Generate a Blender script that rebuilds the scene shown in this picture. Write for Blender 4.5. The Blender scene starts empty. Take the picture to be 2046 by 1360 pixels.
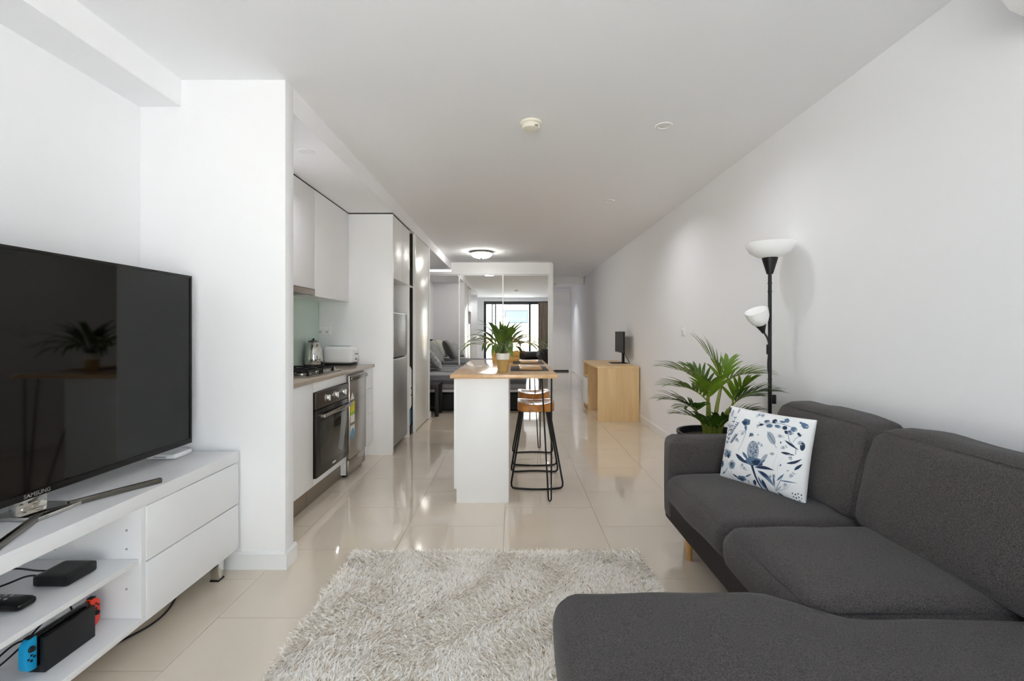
import bpy, bmesh, math, random
import numpy as np
from mathutils import Vector, Matrix, noise

random.seed(7)
rng = np.random.default_rng(11)
S = bpy.context.scene
COL = S.collection
R = math.radians
PI = math.pi

# ------------------------------------------------------------------ camera
F_PX, VPX, VPY, CAM_Z = 905.0, 1025.0, 660.0, 1.22
cam_d = bpy.data.cameras.new('camera')
cam_d.sensor_width = 36.0
cam_d.lens = 36.0 * F_PX / 2046.0
cam_d.shift_x = -(VPX - 1023.0) / 2046.0
cam_d.shift_y = -(680.0 - VPY) / 2046.0
cam_d.clip_start = 0.02
cam = bpy.data.objects.new('camera', cam_d)
cam.location = (0, 0, CAM_Z)
cam.rotation_euler = (PI / 2, 0, 0)
COL.objects.link(cam)
S.camera = cam

# ------------------------------------------------------------------ sky, sun, window daylight, exposure
w = bpy.data.worlds.new('world')
S.world = w
w.use_nodes = True
bg = w.node_tree.nodes['Background']
bg.inputs[0].default_value = (0.76, 0.86, 1.0, 1)
bg.inputs[1].default_value = 2.2
sun_d = bpy.data.lights.new('sun', 'SUN')
sun_d.energy = 29.0
sun_d.angle = R(1.0)
sun_d.color = (0.98, 0.962, 1.0)
sun = bpy.data.objects.new('sun', sun_d)
sun.rotation_euler = (R(-38), 0, R(-18))
sun.location = (0, -4, 8)
COL.objects.link(sun)
por_d = bpy.data.lights.new('window_portal', 'AREA')
por_d.shape = 'RECTANGLE'
por_d.size, por_d.size_y = 2.54, 2.34
por_d.cycles.is_portal = True
por = bpy.data.objects.new('window_portal', por_d)
por.location = (0.13, -0.62, 1.19)
por.rotation_euler = (R(90), 0, 0)
COL.objects.link(por)
vs = S.view_settings
vs.view_transform = 'Standard'
vs.look = 'None'
vs.gamma = 1.0
vs.use_curve_mapping = False
vs.exposure = 0.66
S.cycles.max_bounces = 10
S.cycles.diffuse_bounces = 8
S.cycles.glossy_bounces = 4
S.cycles.transmission_bounces = 4
S.cycles.sample_clamp_indirect = 40.0
S.cycles.caustics_reflective = False
S.cycles.caustics_refractive = False
S.cycles.use_light_tree = True
S.cycles.use_adaptive_sampling = True
S.cycles.adaptive_threshold = 0.02
S.cycles.adaptive_min_samples = 16

# ------------------------------------------------------------------ materials
MATS = {}
def lin(c):
    return tuple(((v / 255.0) / 12.92 if v <= 10.31 else (((v / 255.0) + 0.055) / 1.055) ** 2.4) for v in c)

def mat(name, rgb, rough=0.5, metal=0.0, spec=0.5, var=None, vscale=(8, 8, 8), vdetail=3.0, bump=0.0, bscale=60.0,
        coat=0.0, coat_rough=0.05, alpha=None, trans=0.0, ior=1.45, emit=None, estr=0.0, sheen=0.0, vrough=0.5, contrast=(0.3, 0.7), sss=0.0):
    m = bpy.data.materials.new(name)
    m.use_nodes = True
    nt = m.node_tree
    b = nt.nodes['Principled BSDF']
    c = lin(rgb)
    b.inputs['Base Color'].default_value = (*c, 1)
    b.inputs['Roughness'].default_value = rough
    b.inputs['Metallic'].default_value = metal
    b.inputs['Specular IOR Level'].default_value = spec
    b.inputs['IOR'].default_value = ior
    b.inputs['Coat Weight'].default_value = coat
    b.inputs['Coat Roughness'].default_value = coat_rough
    b.inputs['Transmission Weight'].default_value = trans
    b.inputs['Sheen Weight'].default_value = sheen
    if sss:
        b.inputs['Subsurface Weight'].default_value = sss
        b.inputs['Subsurface Radius'].default_value = (0.02, 0.02, 0.02)
    if emit:
        b.inputs['Emission Color'].default_value = (*lin(emit), 1)
        b.inputs['Emission Strength'].default_value = estr
    if var or bump:
        tc = nt.nodes.new('ShaderNodeTexCoord')
    if var:
        mp = nt.nodes.new('ShaderNodeMapping')
        mp.inputs['Scale'].default_value = vscale
        nt.links.new(tc.outputs['Object'], mp.inputs[0])
        n = nt.nodes.new('ShaderNodeTexNoise')
        n.inputs['Scale'].default_value = 1.0
        n.inputs['Detail'].default_value = vdetail
        n.inputs['Roughness'].default_value = vrough
        nt.links.new(mp.outputs[0], n.inputs['Vector'])
        cr = nt.nodes.new('ShaderNodeValToRGB')
        cr.color_ramp.elements[0].position = contrast[0]
        cr.color_ramp.elements[1].position = contrast[1]
        cr.color_ramp.elements[0].color = (*c, 1)
        cr.color_ramp.elements[1].color = (*lin(var), 1)
        nt.links.new(n.outputs['Fac'], cr.inputs[0])
        nt.links.new(cr.outputs[0], b.inputs['Base Color'])
    if bump:
        n2 = nt.nodes.new('ShaderNodeTexNoise')
        n2.inputs['Scale'].default_value = bscale
        n2.inputs['Detail'].default_value = 3.0
        nt.links.new(tc.outputs['Object'], n2.inputs['Vector'])
        bp = nt.nodes.new('ShaderNodeBump')
        bp.inputs['Strength'].default_value = bump
        bp.inputs['Distance'].default_value = 0.002
        nt.links.new(n2.outputs['Fac'], bp.inputs['Height'])
        nt.links.new(bp.outputs[0], b.inputs['Normal'])
    MATS[name] = m
    return m

def stripes(name, cols, period, axis='Y', rough=0.9):
    """woven stripes: a repeating colour ramp along one object axis"""
    m = mat(name, cols[0], rough, spec=0.2)
    nt = m.node_tree
    b = nt.nodes['Principled BSDF']
    tc = nt.nodes.new('ShaderNodeTexCoord')
    sx = nt.nodes.new('ShaderNodeSeparateXYZ')
    nt.links.new(tc.outputs['Object'], sx.inputs[0])
    if axis == 'YZ':
        ad = nt.nodes.new('ShaderNodeMath'); ad.operation = 'SUBTRACT'
        nt.links.new(sx.outputs['Y'], ad.inputs[0]); nt.links.new(sx.outputs['Z'], ad.inputs[1])
        src = ad.outputs[0]
    else:
        src = sx.outputs[axis]
    dv = nt.nodes.new('ShaderNodeMath'); dv.operation = 'DIVIDE'
    nt.links.new(src, dv.inputs[0]); dv.inputs[1].default_value = period
    fr = nt.nodes.new('ShaderNodeMath'); fr.operation = 'FRACT'
    nt.links.new(dv.outputs[0], fr.inputs[0])
    cr = nt.nodes.new('ShaderNodeValToRGB')
    cr.color_ramp.interpolation = 'CONSTANT'
    n = len(cols)
    while len(cr.color_ramp.elements) < n:
        cr.color_ramp.elements.new(0.5)
    for i, c in enumerate(cols):
        cr.color_ramp.elements[i].position = i / n
        cr.color_ramp.elements[i].color = (*lin(c), 1)
    nt.links.new(fr.outputs[0], cr.inputs[0])
    nt.links.new(cr.outputs[0], b.inputs['Base Color'])
    return m

mat('wall_paint', (246, 246, 248), 0.75, spec=0.25, bump=0.06, bscale=220)
mat('ceiling_paint', (247, 247, 249), 0.85, spec=0.15)
mat('trim_paint', (243, 243, 243), 0.35, spec=0.4)
mat('cab_white', (243, 243, 244), 0.38, spec=0.5)
mat('cab_gloss', (236, 236, 232), 0.28, spec=0.5)
mat('unit_white', (240, 240, 241), 0.25, spec=0.45, var=(234, 234, 236), vscale=(2, 2, 2))
mat('tile', (221, 208, 190), 0.05, spec=0.85, var=(225, 213, 196), vscale=(3, 3, 3), vdetail=5, coat=0.6, coat_rough=0.02)
mat('grout', (178, 168, 154), 0.8, spec=0.2)
mat('mirror', (246, 247, 246), 0.005, metal=1.0)
mat('glass_splash', (196, 216, 205), 0.06, spec=0.6, coat=0.5)
mat('stone_bench', (172, 158, 143), 0.16, spec=0.5, var=(186, 173, 158), vscale=(60, 60, 60), vdetail=4)
mat('kick_metal', (150, 138, 124), 0.3, metal=0.7)
mat('oven_black', (36, 32, 28), 0.12, spec=0.5)
mat('oven_panel', (92, 84, 74), 0.28, metal=0.85)
mat('oven_glass', (52, 50, 42), 0.04, spec=0.7)
mat('steel', (182, 178, 172), 0.26, metal=1.0, var=(165, 161, 155), vscale=(2, 2, 180), vdetail=2)
mat('steel_fridge', (178, 180, 180), 0.42, metal=0.85, var=(168, 170, 171), vscale=(3, 3, 200), vdetail=2)
mat('chrome', (215, 214, 210), 0.08, metal=1.0)
mat('chrome_dark', (120, 116, 110), 0.2, metal=1.0)
mat('black_iron', (24, 24, 25), 0.5, spec=0.4)
mat('black_plastic', (28, 28, 30), 0.45, spec=0.4)
mat('black_gloss', (14, 14, 15), 0.12, spec=0.5)
mat('gap_shade', (48, 42, 36), 0.8)  # dark tone standing in for the shade inside gaps and recesses
mat('screen', (6, 5, 4), 0.045, spec=0.42)
mat('bezel', (38, 35, 34), 0.3, metal=0.5)
mat('white_plastic', (240, 240, 240), 0.35)
mat('cream_plastic', (240, 236, 220), 0.45)
mat('grey_plastic', (150, 150, 148), 0.5)
mat('opal', (250, 250, 250), 0.3, spec=0.5)
mat('frosted', (226, 228, 222), 0.35, spec=0.5, emit=(255, 252, 246), estr=36.0)
mat('sofa', (54, 51, 51), 0.95, spec=0.12, var=(92, 87, 86), vscale=(330, 330, 330), vdetail=3, bump=0.7, bscale=420, sheen=0.15, contrast=(0.35, 0.65))
mat('sofa_dark', (66, 62, 61), 0.95, spec=0.1, bump=0.4, bscale=480)
mat('leg_wood', (214, 166, 104), 0.4, var=(196, 146, 86), vscale=(30, 30, 4), vdetail=4)
mat('desk_wood', (236, 207, 160), 0.42, var=(222, 188, 138), vscale=(16, 16, 1.6), vdetail=6, vrough=0.6)
mat('desk_wood_flat', (236, 207, 160), 0.42, var=(222, 188, 138), vscale=(16, 1.6, 16), vdetail=6, vrough=0.6)
mat('island_wood', (226, 190, 150), 0.14, spec=0.5, var=(211, 170, 126), vscale=(18, 1.8, 18), vdetail=5)
mat('seat_wood', (196, 134, 66), 0.2, spec=0.5, var=(134, 76, 30), vscale=(14, 3, 14), vdetail=5, coat=0.4, contrast=(0.35, 0.72))
mat('box_wood', (222, 176, 96), 0.45, var=(200, 150, 74), vscale=(20, 20, 4), vdetail=4)
mat('board_wood', (208, 160, 100), 0.4, var=(188, 138, 80), vscale=(4, 30, 30), vdetail=4)
mat('mat_grey', (86, 84, 82), 0.85, var=(66, 65, 64), vscale=(260, 260, 260), bump=0.4, bscale=320)
mat('pot_tan', (178, 146, 88), 0.22, spec=0.5, var=(196, 166, 108), vscale=(10, 10, 16), coat=0.4)
mat('pot_white', (236, 234, 226), 0.2, coat=0.4)
mat('soil', (42, 33, 26), 0.95, var=(66, 54, 42), vscale=(120, 120, 120), bump=0.8, bscale=120)
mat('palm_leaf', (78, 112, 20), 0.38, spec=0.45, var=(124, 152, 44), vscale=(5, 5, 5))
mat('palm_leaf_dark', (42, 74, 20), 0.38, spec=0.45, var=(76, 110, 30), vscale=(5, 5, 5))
mat('palm_stem', (140, 146, 46), 0.45, var=(100, 116, 34), vscale=(20, 20, 5))
mat('lily_leaf', (58, 90, 30), 0.32, spec=0.5, var=(110, 138, 56), vscale=(9, 9, 9))
mat('rug_base', (224, 215, 202), 0.95, spec=0.05)
mat('pillow_white', (240, 241, 243), 0.85, spec=0.15, bump=0.25, bscale=500)
mat('print_dark', (52, 66, 92), 0.85, spec=0.1)
mat('print_blue', (96, 120, 148), 0.85, spec=0.1)
mat('print_pale', (168, 178, 190), 0.85, spec=0.1)
mat('print_faint', (212, 216, 222), 0.85, spec=0.1)
mat('bed_base', (44, 46, 47), 0.9, spec=0.15, bump=0.3, bscale=300)
mat('sheet_white', (228, 228, 232), 0.85, spec=0.1)
mat('headboard', (40, 41, 38), 0.85, spec=0.15)
mat('pillow_grey', (120, 122, 122), 0.9, var=(150, 152, 150), vscale=(60, 60, 60), bump=0.3, bscale=200)
mat('pillow_cream', (196, 196, 186), 0.9, bump=0.3, bscale=200)
mat('pillow_light', (176, 178, 178), 0.9, var=(128, 130, 132), vscale=(45, 45, 45), contrast=(0.42, 0.6))
stripes('quilt', [(112, 112, 116), (150, 150, 154), (96, 97, 100), (166, 166, 170), (122, 122, 126), (88, 89, 92), (140, 140, 144)], 0.42, 'YZ')
mat('curtain', (168, 154, 140), 0.9, spec=0.1, var=(150, 136, 122), vscale=(30, 30, 1))
mat('alu_dark', (62, 66, 68), 0.4, metal=0.6)
mat('concrete', (226, 223, 217), 0.8, var=(216, 213, 206), vscale=(6, 6, 6))
mat('ext_white', (212, 212, 210), 0.8)
mat('ext_tan', (214, 200, 172), 0.85, var=(198, 184, 156), vscale=(3, 3, 3))
mat('ext_glass', (74, 84, 92), 0.06, spec=0.7)
mat('console_blue', (12, 160, 214), 0.4)
mat('console_red', (240, 66, 40), 0.4)
mat('label_yellow', (222, 214, 52), 0.5)
mat('label_green', (140, 196, 60), 0.5)
mat('label_white', (236, 236, 234), 0.5)
mat('label_blue', (106, 160, 196), 0.5)
mat('mop_blue', (32, 104, 150), 0.3)
mat('door_paint', (240, 239, 237), 0.4, spec=0.4)

def glass_mat():
    m = bpy.data.materials.new('pane_glass')
    m.use_nodes = True
    nt = m.node_tree
    nt.nodes.clear()
    o = nt.nodes.new('ShaderNodeOutputMaterial')
    mx = nt.nodes.new('ShaderNodeMixShader')
    t = nt.nodes.new('ShaderNodeBsdfTransparent')
    g = nt.nodes.new('ShaderNodeBsdfGlossy')
    g.inputs['Roughness'].default_value = 0.0
    t.inputs[0].default_value = (0.95, 0.97, 0.96, 1)
    mx.inputs[0].default_value = 0.06
    nt.links.new(t.outputs[0], mx.inputs[1])
    nt.links.new(g.outputs[0], mx.inputs[2])
    nt.links.new(mx.outputs[0], o.inputs[0])
    MATS['pane_glass'] = m
glass_mat()

# ------------------------------------------------------------------ mesh builder
ORG = {}
class MB:
    def __init__(s):
        s.v, s.f, s.m = [], [], []
    def add(s, verts, faces, mi=0):
        o = len(s.v)
        s.v.extend([tuple(p) for p in verts])
        s.f.extend([tuple(i + o for i in f) for f in faces])
        s.m.extend([mi] * len(faces))
        return s
    def box(s, x0, x1, y0, y1, z0, z1, mi=0):
        x0, x1 = min(x0, x1), max(x0, x1); y0, y1 = min(y0, y1), max(y0, y1); z0, z1 = min(z0, z1), max(z0, z1)
        v = [(x0, y0, z0), (x1, y0, z0), (x1, y1, z0), (x0, y1, z0), (x0, y0, z1), (x1, y0, z1), (x1, y1, z1), (x0, y1, z1)]
        f = [(0, 3, 2, 1), (4, 5, 6, 7), (0, 1, 5, 4), (1, 2, 6, 5), (2, 3, 7, 6), (3, 0, 4, 7)]
        return s.add(v, f, mi)
    def prism(s, poly, axis, a, b, mi=0):
        """poly in the two other axes (in xyz order), extruded along axis from a to b"""
        n = len(poly)
        def P(p, t):
            if axis == 'x': return (t, p[0], p[1])
            if axis == 'y': return (p[0], t, p[1])
            return (p[0], p[1], t)
        v = [P(p, a) for p in poly] + [P(p, b) for p in poly]
        f = [tuple(range(n)), tuple(range(2 * n - 1, n - 1, -1))]
        f += [(i, i + n, (i + 1) % n + n, (i + 1) % n) for i in range(n)]
        return s.add(v, f, mi)
    def tube(s, pts, r, seg=8, mi=0, closed=False, cap=True):
        pts = [Vector(p) for p in pts]
        n = len(pts)
        rs = r if isinstance(r, (list, tuple)) else [r] * n
        T = []
        for i in range(n):
            if closed:
                t = pts[(i + 1) % n] - pts[i - 1]
            else:
                t = pts[min(i + 1, n - 1)] - pts[max(i - 1, 0)]
            T.append(t.normalized())
        up = Vector((0, 0, 1)) if abs(T[0].z) < 0.9 else Vector((1, 0, 0))
        N = T[0].cross(up).normalized()
        v = []
        for i in range(n):
            if i:
                N = (N - T[i] * N.dot(T[i]))
                N = N.normalized() if N.length > 1e-6 else T[i].orthogonal().normalized()
            B = T[i].cross(N)
            for k in range(seg):
                a = 2 * PI * k / seg
                v.append(pts[i] + (N * math.cos(a) + B * math.sin(a)) * rs[i])
        f = []
        m = n if closed else n - 1
        for i in range(m):
            j = (i + 1) % n
            for k in range(seg):
                k2 = (k + 1) % seg
                f.append((i * seg + k, i * seg + k2, j * seg + k2, j * seg + k))
        if cap and not closed:
            f.append(tuple(range(seg - 1, -1, -1)))
            f.append(tuple(range((n - 1) * seg, n * seg)))
        return s.add(v, f, mi)
    def lathe(s, prof, c=(0, 0, 0), seg=24, mi=0, axis='z', caps=True):
        v, f = [], []
        n = len(prof)
        for (r, h) in prof:
            for k in range(seg):
                a = 2 * PI * k / seg
                if axis == 'z': p = (c[0] + r * math.cos(a), c[1] + r * math.sin(a), c[2] + h)
                elif axis == 'x': p = (c[0] + h, c[1] + r * math.cos(a), c[2] + r * math.sin(a))
                else: p = (c[0] + r * math.sin(a), c[1] + h, c[2] + r * math.cos(a))
                v.append(p)
        for i in range(n - 1):
            for k in range(seg):
                k2 = (k + 1) % seg
                f.append((i * seg + k, i * seg + k2, (i + 1) * seg + k2, (i + 1) * seg + k))
        if caps:
            f.append(tuple(range(seg - 1, -1, -1)))
            f.append(tuple(range((n - 1) * seg, n * seg)))
        return s.add(v, f, mi)
    def soft(s, x0, x1, y0, y1, z0, z1, r=0.05, n=16, crown=0.0, bulge=0.0, wr=0.0, seed=0, mi=0, fn=None, wscale=5.0):
        """upholstered block: rounded box with a crowned top and bulging sides, faint wrinkles"""
        c = Vector(((x0 + x1) / 2, (y0 + y1) / 2, (z0 + z1) / 2))
        h = Vector(((x1 - x0) / 2, (y1 - y0) / 2, (z1 - z0) / 2))
        idx, v, f = {}, [], []
        def key(p): return (round(p[0], 5), round(p[1], 5), round(p[2], 5))
        def g(t):   # denser near the edges
            return math.sin(t * PI / 2) * 0.35 + t * 0.65
        def vert(p):
            k = key(p)
            if k in idx: return idx[k]
            q = Vector((p[0] * h.x, p[1] * h.y, p[2] * h.z))
            inn = Vector((max(-h.x + r, min(h.x - r, q.x)), max(-h.y + r, min(h.y - r, q.y)), max(-h.z + r, min(h.z - r, q.z))))
            d = q - inn
            if d.length > 1e-9:
                q = inn + d.normalized() * r
            fx, fy, fz = 1 - p[0] ** 2, 1 - p[1] ** 2, 1 - p[2] ** 2
            if crown: q.z += crown * max(0, p[2]) * (max(fx, 0) ** 0.6) * (max(fy, 0) ** 0.6)
            if bulge:
                q.x += bulge * p[0] * max(fy, 0) ** 0.5 * max(fz, 0) ** 0.5
                q.y += bulge * p[1] * max(fx, 0) ** 0.5 * max(fz, 0) ** 0.5
            q += c
            if wr:
                nn = noise.noise(Vector((q.x * wscale + seed, q.y * wscale, q.z * wscale))) * wr
                dirv = (q - c); dirv = Vector((dirv.x / h.x, dirv.y / h.y, dirv.z / h.z)).normalized()
                q += dirv * nn
            if fn: q = Vector(fn(q))
            idx[k] = len(v); v.append(tuple(q)); return idx[k]
        for ax in range(3):
            for sg in (-1, 1):
                a1, a2 = [(1, 2), (2, 0), (0, 1)][ax]
                for i in range(n):
                    for j in range(n):
                        qd = []
                        for (di, dj) in ((0, 0), (1, 0), (1, 1), (0, 1)):
                            p = [0, 0, 0]
                            p[ax] = sg
                            p[a1] = g(-1 + 2 * (i + di) / n)
                            p[a2] = g(-1 + 2 * (j + dj) / n)
                            qd.append(vert(p))
                        f.append(tuple(qd) if sg > 0 else tuple(reversed(qd)))
        return s.add(v, f, mi)
    def build(s, name, mats, parent=None, root=None, bevel=0.0, bseg=2, smooth=True, angle=38, fix=True, seg_solid=0.0):
        o0 = Vector((0, 0, 0))
        if parent is not None:
            o0 = ORG.get(parent.name, Vector((0, 0, 0)))
        elif root is not None:
            o0 = Vector(root)
        me = bpy.data.meshes.new(name)
        vv = np.array(s.v, dtype=float) - np.array(o0)
        me.from_pydata([tuple(p) for p in vv], [], s.f)
        if not isinstance(mats, (list, tuple)): mats = [mats]
        for m in mats: me.materials.append(MATS[m])
        if len(mats) > 1:
            me.polygons.foreach_set('material_index', s.m)
        bm = bmesh.new(); bm.from_mesh(me)
        if fix: bmesh.ops.recalc_face_normals(bm, faces=bm.faces)
        if bevel:
            ed = [e for e in bm.edges if len(e.link_faces) == 2 and e.calc_face_angle(0) > R(28)]
            bmesh.ops.bevel(bm, geom=ed, offset=bevel, segments=bseg, affect='EDGES', profile=0.5, clamp_overlap=True)
        if smooth:
            lim = R(angle)
            for fc in bm.faces: fc.smooth = True
            for e in bm.edges:
                if len(e.link_faces) == 2: e.smooth = e.calc_face_angle(0) < lim
        bm.to_mesh(me); bm.free()
        ob = bpy.data.objects.new(name, me)
        COL.objects.link(ob)
        if parent is not None:
            ob.parent = parent
            ORG[ob.name] = o0
        else:
            ob.location = o0
            ORG[ob.name] = Vector(o0)
        return ob

def tag(o, label, cat, group=None, kind=None):
    o['label'] = label
    o['category'] = cat
    if group: o['group'] = group
    if kind: o['kind'] = kind
    return o

def thing(name, label, cat, loc, group=None, kind=None):
    e = bpy.data.objects.new(name, None)
    e.empty_display_size = 0.05
    e.location = loc
    COL.objects.link(e)
    ORG[e.name] = Vector(loc)
    return tag(e, label, cat, group, kind)

def bx(x0, x1, y0, y1, z0, z1):
    return MB().box(x0, x1, y0, y1, z0, z1)

def struct(name, mb, m, label, cat, **k):
    return tag(mb.build(name, m, **k), label, cat, kind='structure')

def copy_tree(o, loc, label=None):
    def rec(a, par):
        c = a.copy()
        COL.objects.link(c)
        c.parent = par
        for ch in a.children: rec(ch, c)
        return c
    r = rec(o, None)
    r.location = loc
    if label: r['label'] = label
    return r

def bez(p0, p1, p2, p3, n=12):
    out = []
    for i in range(n + 1):
        t = i / n; u = 1 - t
        out.append(tuple(u ** 3 * a + 3 * u * u * t * b + 3 * u * t * t * c + t ** 3 * d for a, b, c, d in zip(p0, p1, p2, p3)))
    return out

def spline(pts, n=8):
    """Catmull-Rom through the points"""
    P = [Vector(p) for p in pts]
    P = [P[0] * 2 - P[1]] + P + [P[-1] * 2 - P[-2]]
    out = []
    for i in range(1, len(P) - 2):
        a, b, c, d = P[i - 1:i + 3]
        for k in range(n):
            t = k / n
            out.append(0.5 * ((2 * b) + (c - a) * t + (2 * a - 5 * b + 4 * c - d) * t * t + (3 * b - a - 3 * c + d) * t ** 3))
    out.append(P[-2])
    return out

def text_geo(txt, size):
    cu = bpy.data.curves.new('t', 'FONT')
    cu.body = txt; cu.size = size; cu.align_x = 'CENTER'; cu.align_y = 'CENTER'
    to = bpy.data.objects.new('t', cu)
    COL.objects.link(to)
    dg = bpy.context.evaluated_depsgraph_get()
    me = to.evaluated_get(dg).to_mesh()
    v = [tuple(p.co) for p in me.vertices]
    f = [tuple(p.vertices) for p in me.polygons]
    to.evaluated_get(dg).to_mesh_clear()
    bpy.data.objects.remove(to)
    bpy.data.curves.remove(cu)
    return v, f

# ================================================================== the room
CEIL, XL, XR, XK = 2.505, -1.915, 1.71, -1.167
Y0, Y1 = -0.5, 13.5

floor = struct('floor', bx(XL - 0.1, XR + 0.1, Y0 - 0.1, Y1 + 0.1, -0.12, -0.003), 'grout', 'polished beige tiled floor running through the whole apartment', 'floor', smooth=False)
tile_full = None
seams = [-1.855 + 0.6 * i for i in range(7)]
cols = [(XL, seams[0])] + [(seams[i], seams[i + 1]) for i in range(6)]
G = 0.0011
for ci, (xa, xb) in enumerate(cols):
    xb = min(xb, XR)
    yb = 1.923 - 0.6 * 6 + (0.3 if ci % 2 else 0.0)
    while yb < Y1:
        ya, ye = max(yb, Y0), min(yb + 0.6, Y1)
        if ye - ya > 0.02 and xb - xa > 0.02:
            full = abs((xb - xa) - 0.6) < 1e-4 and abs((ye - ya) - 0.6) < 1e-4
            cx, cy = (xa + xb) / 2, (ya + ye) / 2
            if full and tile_full is not None:
                t = bpy.data.objects.new('tile', tile_full)
                COL.objects.link(t)
            else:
                hx, hy = (xb - xa) / 2 - G, (ye - ya) / 2 - G
                t = bx(-hx, hx, -hy, hy, -0.003, 0.0).build('tile', 'tile', smooth=False)
                if full: tile_full = t.data
            t.parent = floor
            t.location = (cx, cy, 0)
        yb += 0.6

struct('ceiling', bx(XL - 0.1, XR + 0.1, Y0 - 0.1, Y1 + 0.1, CEIL, CEIL + 0.15), 'ceiling_paint', 'flat white painted ceiling of the apartment', 'ceiling', smooth=False)
struct('wall_right', bx(XR, XR + 0.1, Y0 - 0.1, Y1 + 0.1, 0, CEIL), 'wall_paint', 'long bare white wall behind the sofa and desk', 'wall', smooth=False)
struct('wall_left', bx(XL - 0.1, XL, Y0 - 0.1, 8.6, 0, CEIL), 'wall_paint', 'white wall behind the television', 'wall', smooth=False)
struct('wall_wing', bx(XL, XK, 2.322, 2.41, 0, CEIL), 'wall_paint', 'short white wing wall screening the kitchen from the television area', 'wall', bevel=0.003)
struct('wall_back', bx(0.6, XR, Y1, Y1 + 0.1, 0, CEIL), 'wall_paint', 'end wall of the hallway around the entry door', 'wall', smooth=False)
struct('wall_corridor', bx(0.700, 0.760, 9.22, Y1, 0, CEIL), 'wall_paint', 'white hallway wall continuing behind the mirrored wardrobe', 'wall', smooth=False)
struct('wall_nook', bx(XL, XK - 0.004, 6.31, 6.38, 0, 2.375), 'wall_paint', 'white partition end between the glossy cupboard door and the bed', 'wall', smooth=False)
struct('trim_1', bx(XL, XK, 2.41, 8.58, 2.375, CEIL), 'ceiling_paint', 'white bulkhead above the kitchen cabinets and bed nook', 'bulkhead', smooth=False)
struct('trim_2', bx(XL, -1.70, Y0, 2.322, 2.366, CEIL), 'ceiling_paint', 'shallow white ceiling beam above the television wall', 'beam', smooth=False)
struct('trim_3', bx(XK, 0.745, 8.57, 9.2, 2.335, CEIL), 'trim_paint', 'white bulkhead above the mirrored wardrobe doors', 'bulkhead', smooth=False)
struct('trim_4', bx(0.760, 1.69, 10.8, 11.3, 2.34, CEIL), 'trim_paint', 'white ceiling beam crossing the hallway', 'beam', smooth=False)
struct('trim_5', bx(0.690, 0.760, 8.53, 9.22, 0, CEIL - 0.03), 'trim_paint', 'white upright end panel closing the wardrobe beside the hallway', 'panel', bevel=0.003)

# skirting
def skirt(name, x0, x1, y0, y1, face, label, h=0.092, t=0.012):
    m = MB()
    if face == '-x': m.prism([(x1, 0), (x1 - t, 0), (x1 - t, h - 0.014), (x1 - t * 0.4, h), (x1, h)], 'y', y0, y1)
    if face == '+x': m.prism([(x0, 0), (x0 + t, 0), (x0 + t, h - 0.014), (x0 + t * 0.4, h), (x0, h)], 'y', y0, y1)
    if face == '-y': m.prism([(y1, 0), (y1 - t, 0), (y1 - t, h - 0.014), (y1 - t * 0.4, h), (y1, h)], 'x', x0, x1)
    return struct(name, m, 'trim_paint', label, 'skirting', smooth=False)
skirt('baseboard_right', 0, XR, Y0, Y1, '-x', 'white skirting board along the long right wall')
bw = MB().prism([(2.322, 0), (2.310, 0), (2.310, 0.078), (2.317, 0.092), (2.322, 0.092)], 'x', XL, XK)
bw.prism([(XK, 0), (XK + 0.012, 0), (XK + 0.012, 0.078), (XK + 0.005, 0.092), (XK, 0.092)], 'y', 2.310, 2.425)
bw.prism([(2.41, 0), (2.425, 0), (2.425, 0.078), (2.415, 0.092), (2.41, 0.092)], 'x', XK - 0.1, XK)
struct('baseboard_wing', bw, 'trim_paint', 'white skirting wrapping the foot of the wing wall', 'skirting', smooth=False)
skirt('baseboard_left', XL, 0, Y0, 2.31, '+x', 'white skirting board under the television wall')
struct('baseboard_nook', bx(XK - 0.02, XK + 0.012, 6.305, 6.40, 0, 0.085), 'trim_paint', 'small white skirting block at the partition end by the bed', 'skirting', bevel=0.006)

# hallway entry door with panel above
dr = struct('door_1', bx(0.83, 1.655, 13.46, 13.495, 0.045, 2.03), 'door_paint', 'plain white entry door at the end of the hallway', 'door', bevel=0.002)
MB().box(1.655, 1.705, 13.44, 13.5, 0.0, 2.385).box(0.78, 0.83, 13.44, 13.5, 0.0, 2.385).box(0.83, 1.655, 13.44, 13.5, 2.36, 2.385).box(0.83, 1.655, 13.44, 13.5, 2.03, 2.07).build('door_frame', 'trim_paint', dr, smooth=False)
bx(0.83, 1.655, 13.465, 13.495, 2.07, 2.36).build('panel', 'door_paint', dr, smooth=False)
bx(0.83, 1.655, 13.45, 13.5, 0.0, 0.045).build('under_door_gap', 'black_plastic', dr, smooth=False)  # solid black strip imitates the shaded gap under the door leaf
MB().lathe([(0.012, 0), (0.012, -0.05)], (0.90, 13.46, 1.02), 10, axis='y').tube([(0.90, 13.41, 1.02), (1.02, 13.41, 1.02)], 0.009, 8).build('handle', 'chrome', dr)

# glossy cupboard door beyond the fridge
d2 = struct('door_2', bx(-1.20, XK - 0.006, 5.425, 6.29, 0.012, 2.37), 'cab_gloss', 'tall glossy white sliding cupboard door beyond the fridge', 'door', bevel=0.002)
bx(-1.195, XK + 0.002, 5.403, 5.424, 0.0, 2.374).build('jamb', 'trim_paint', d2, smooth=False)
bx(-1.215, XK + 0.002, 6.288, 6.308, 0.0, 2.374).build('jamb', 'trim_paint', d2, smooth=False)

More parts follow.
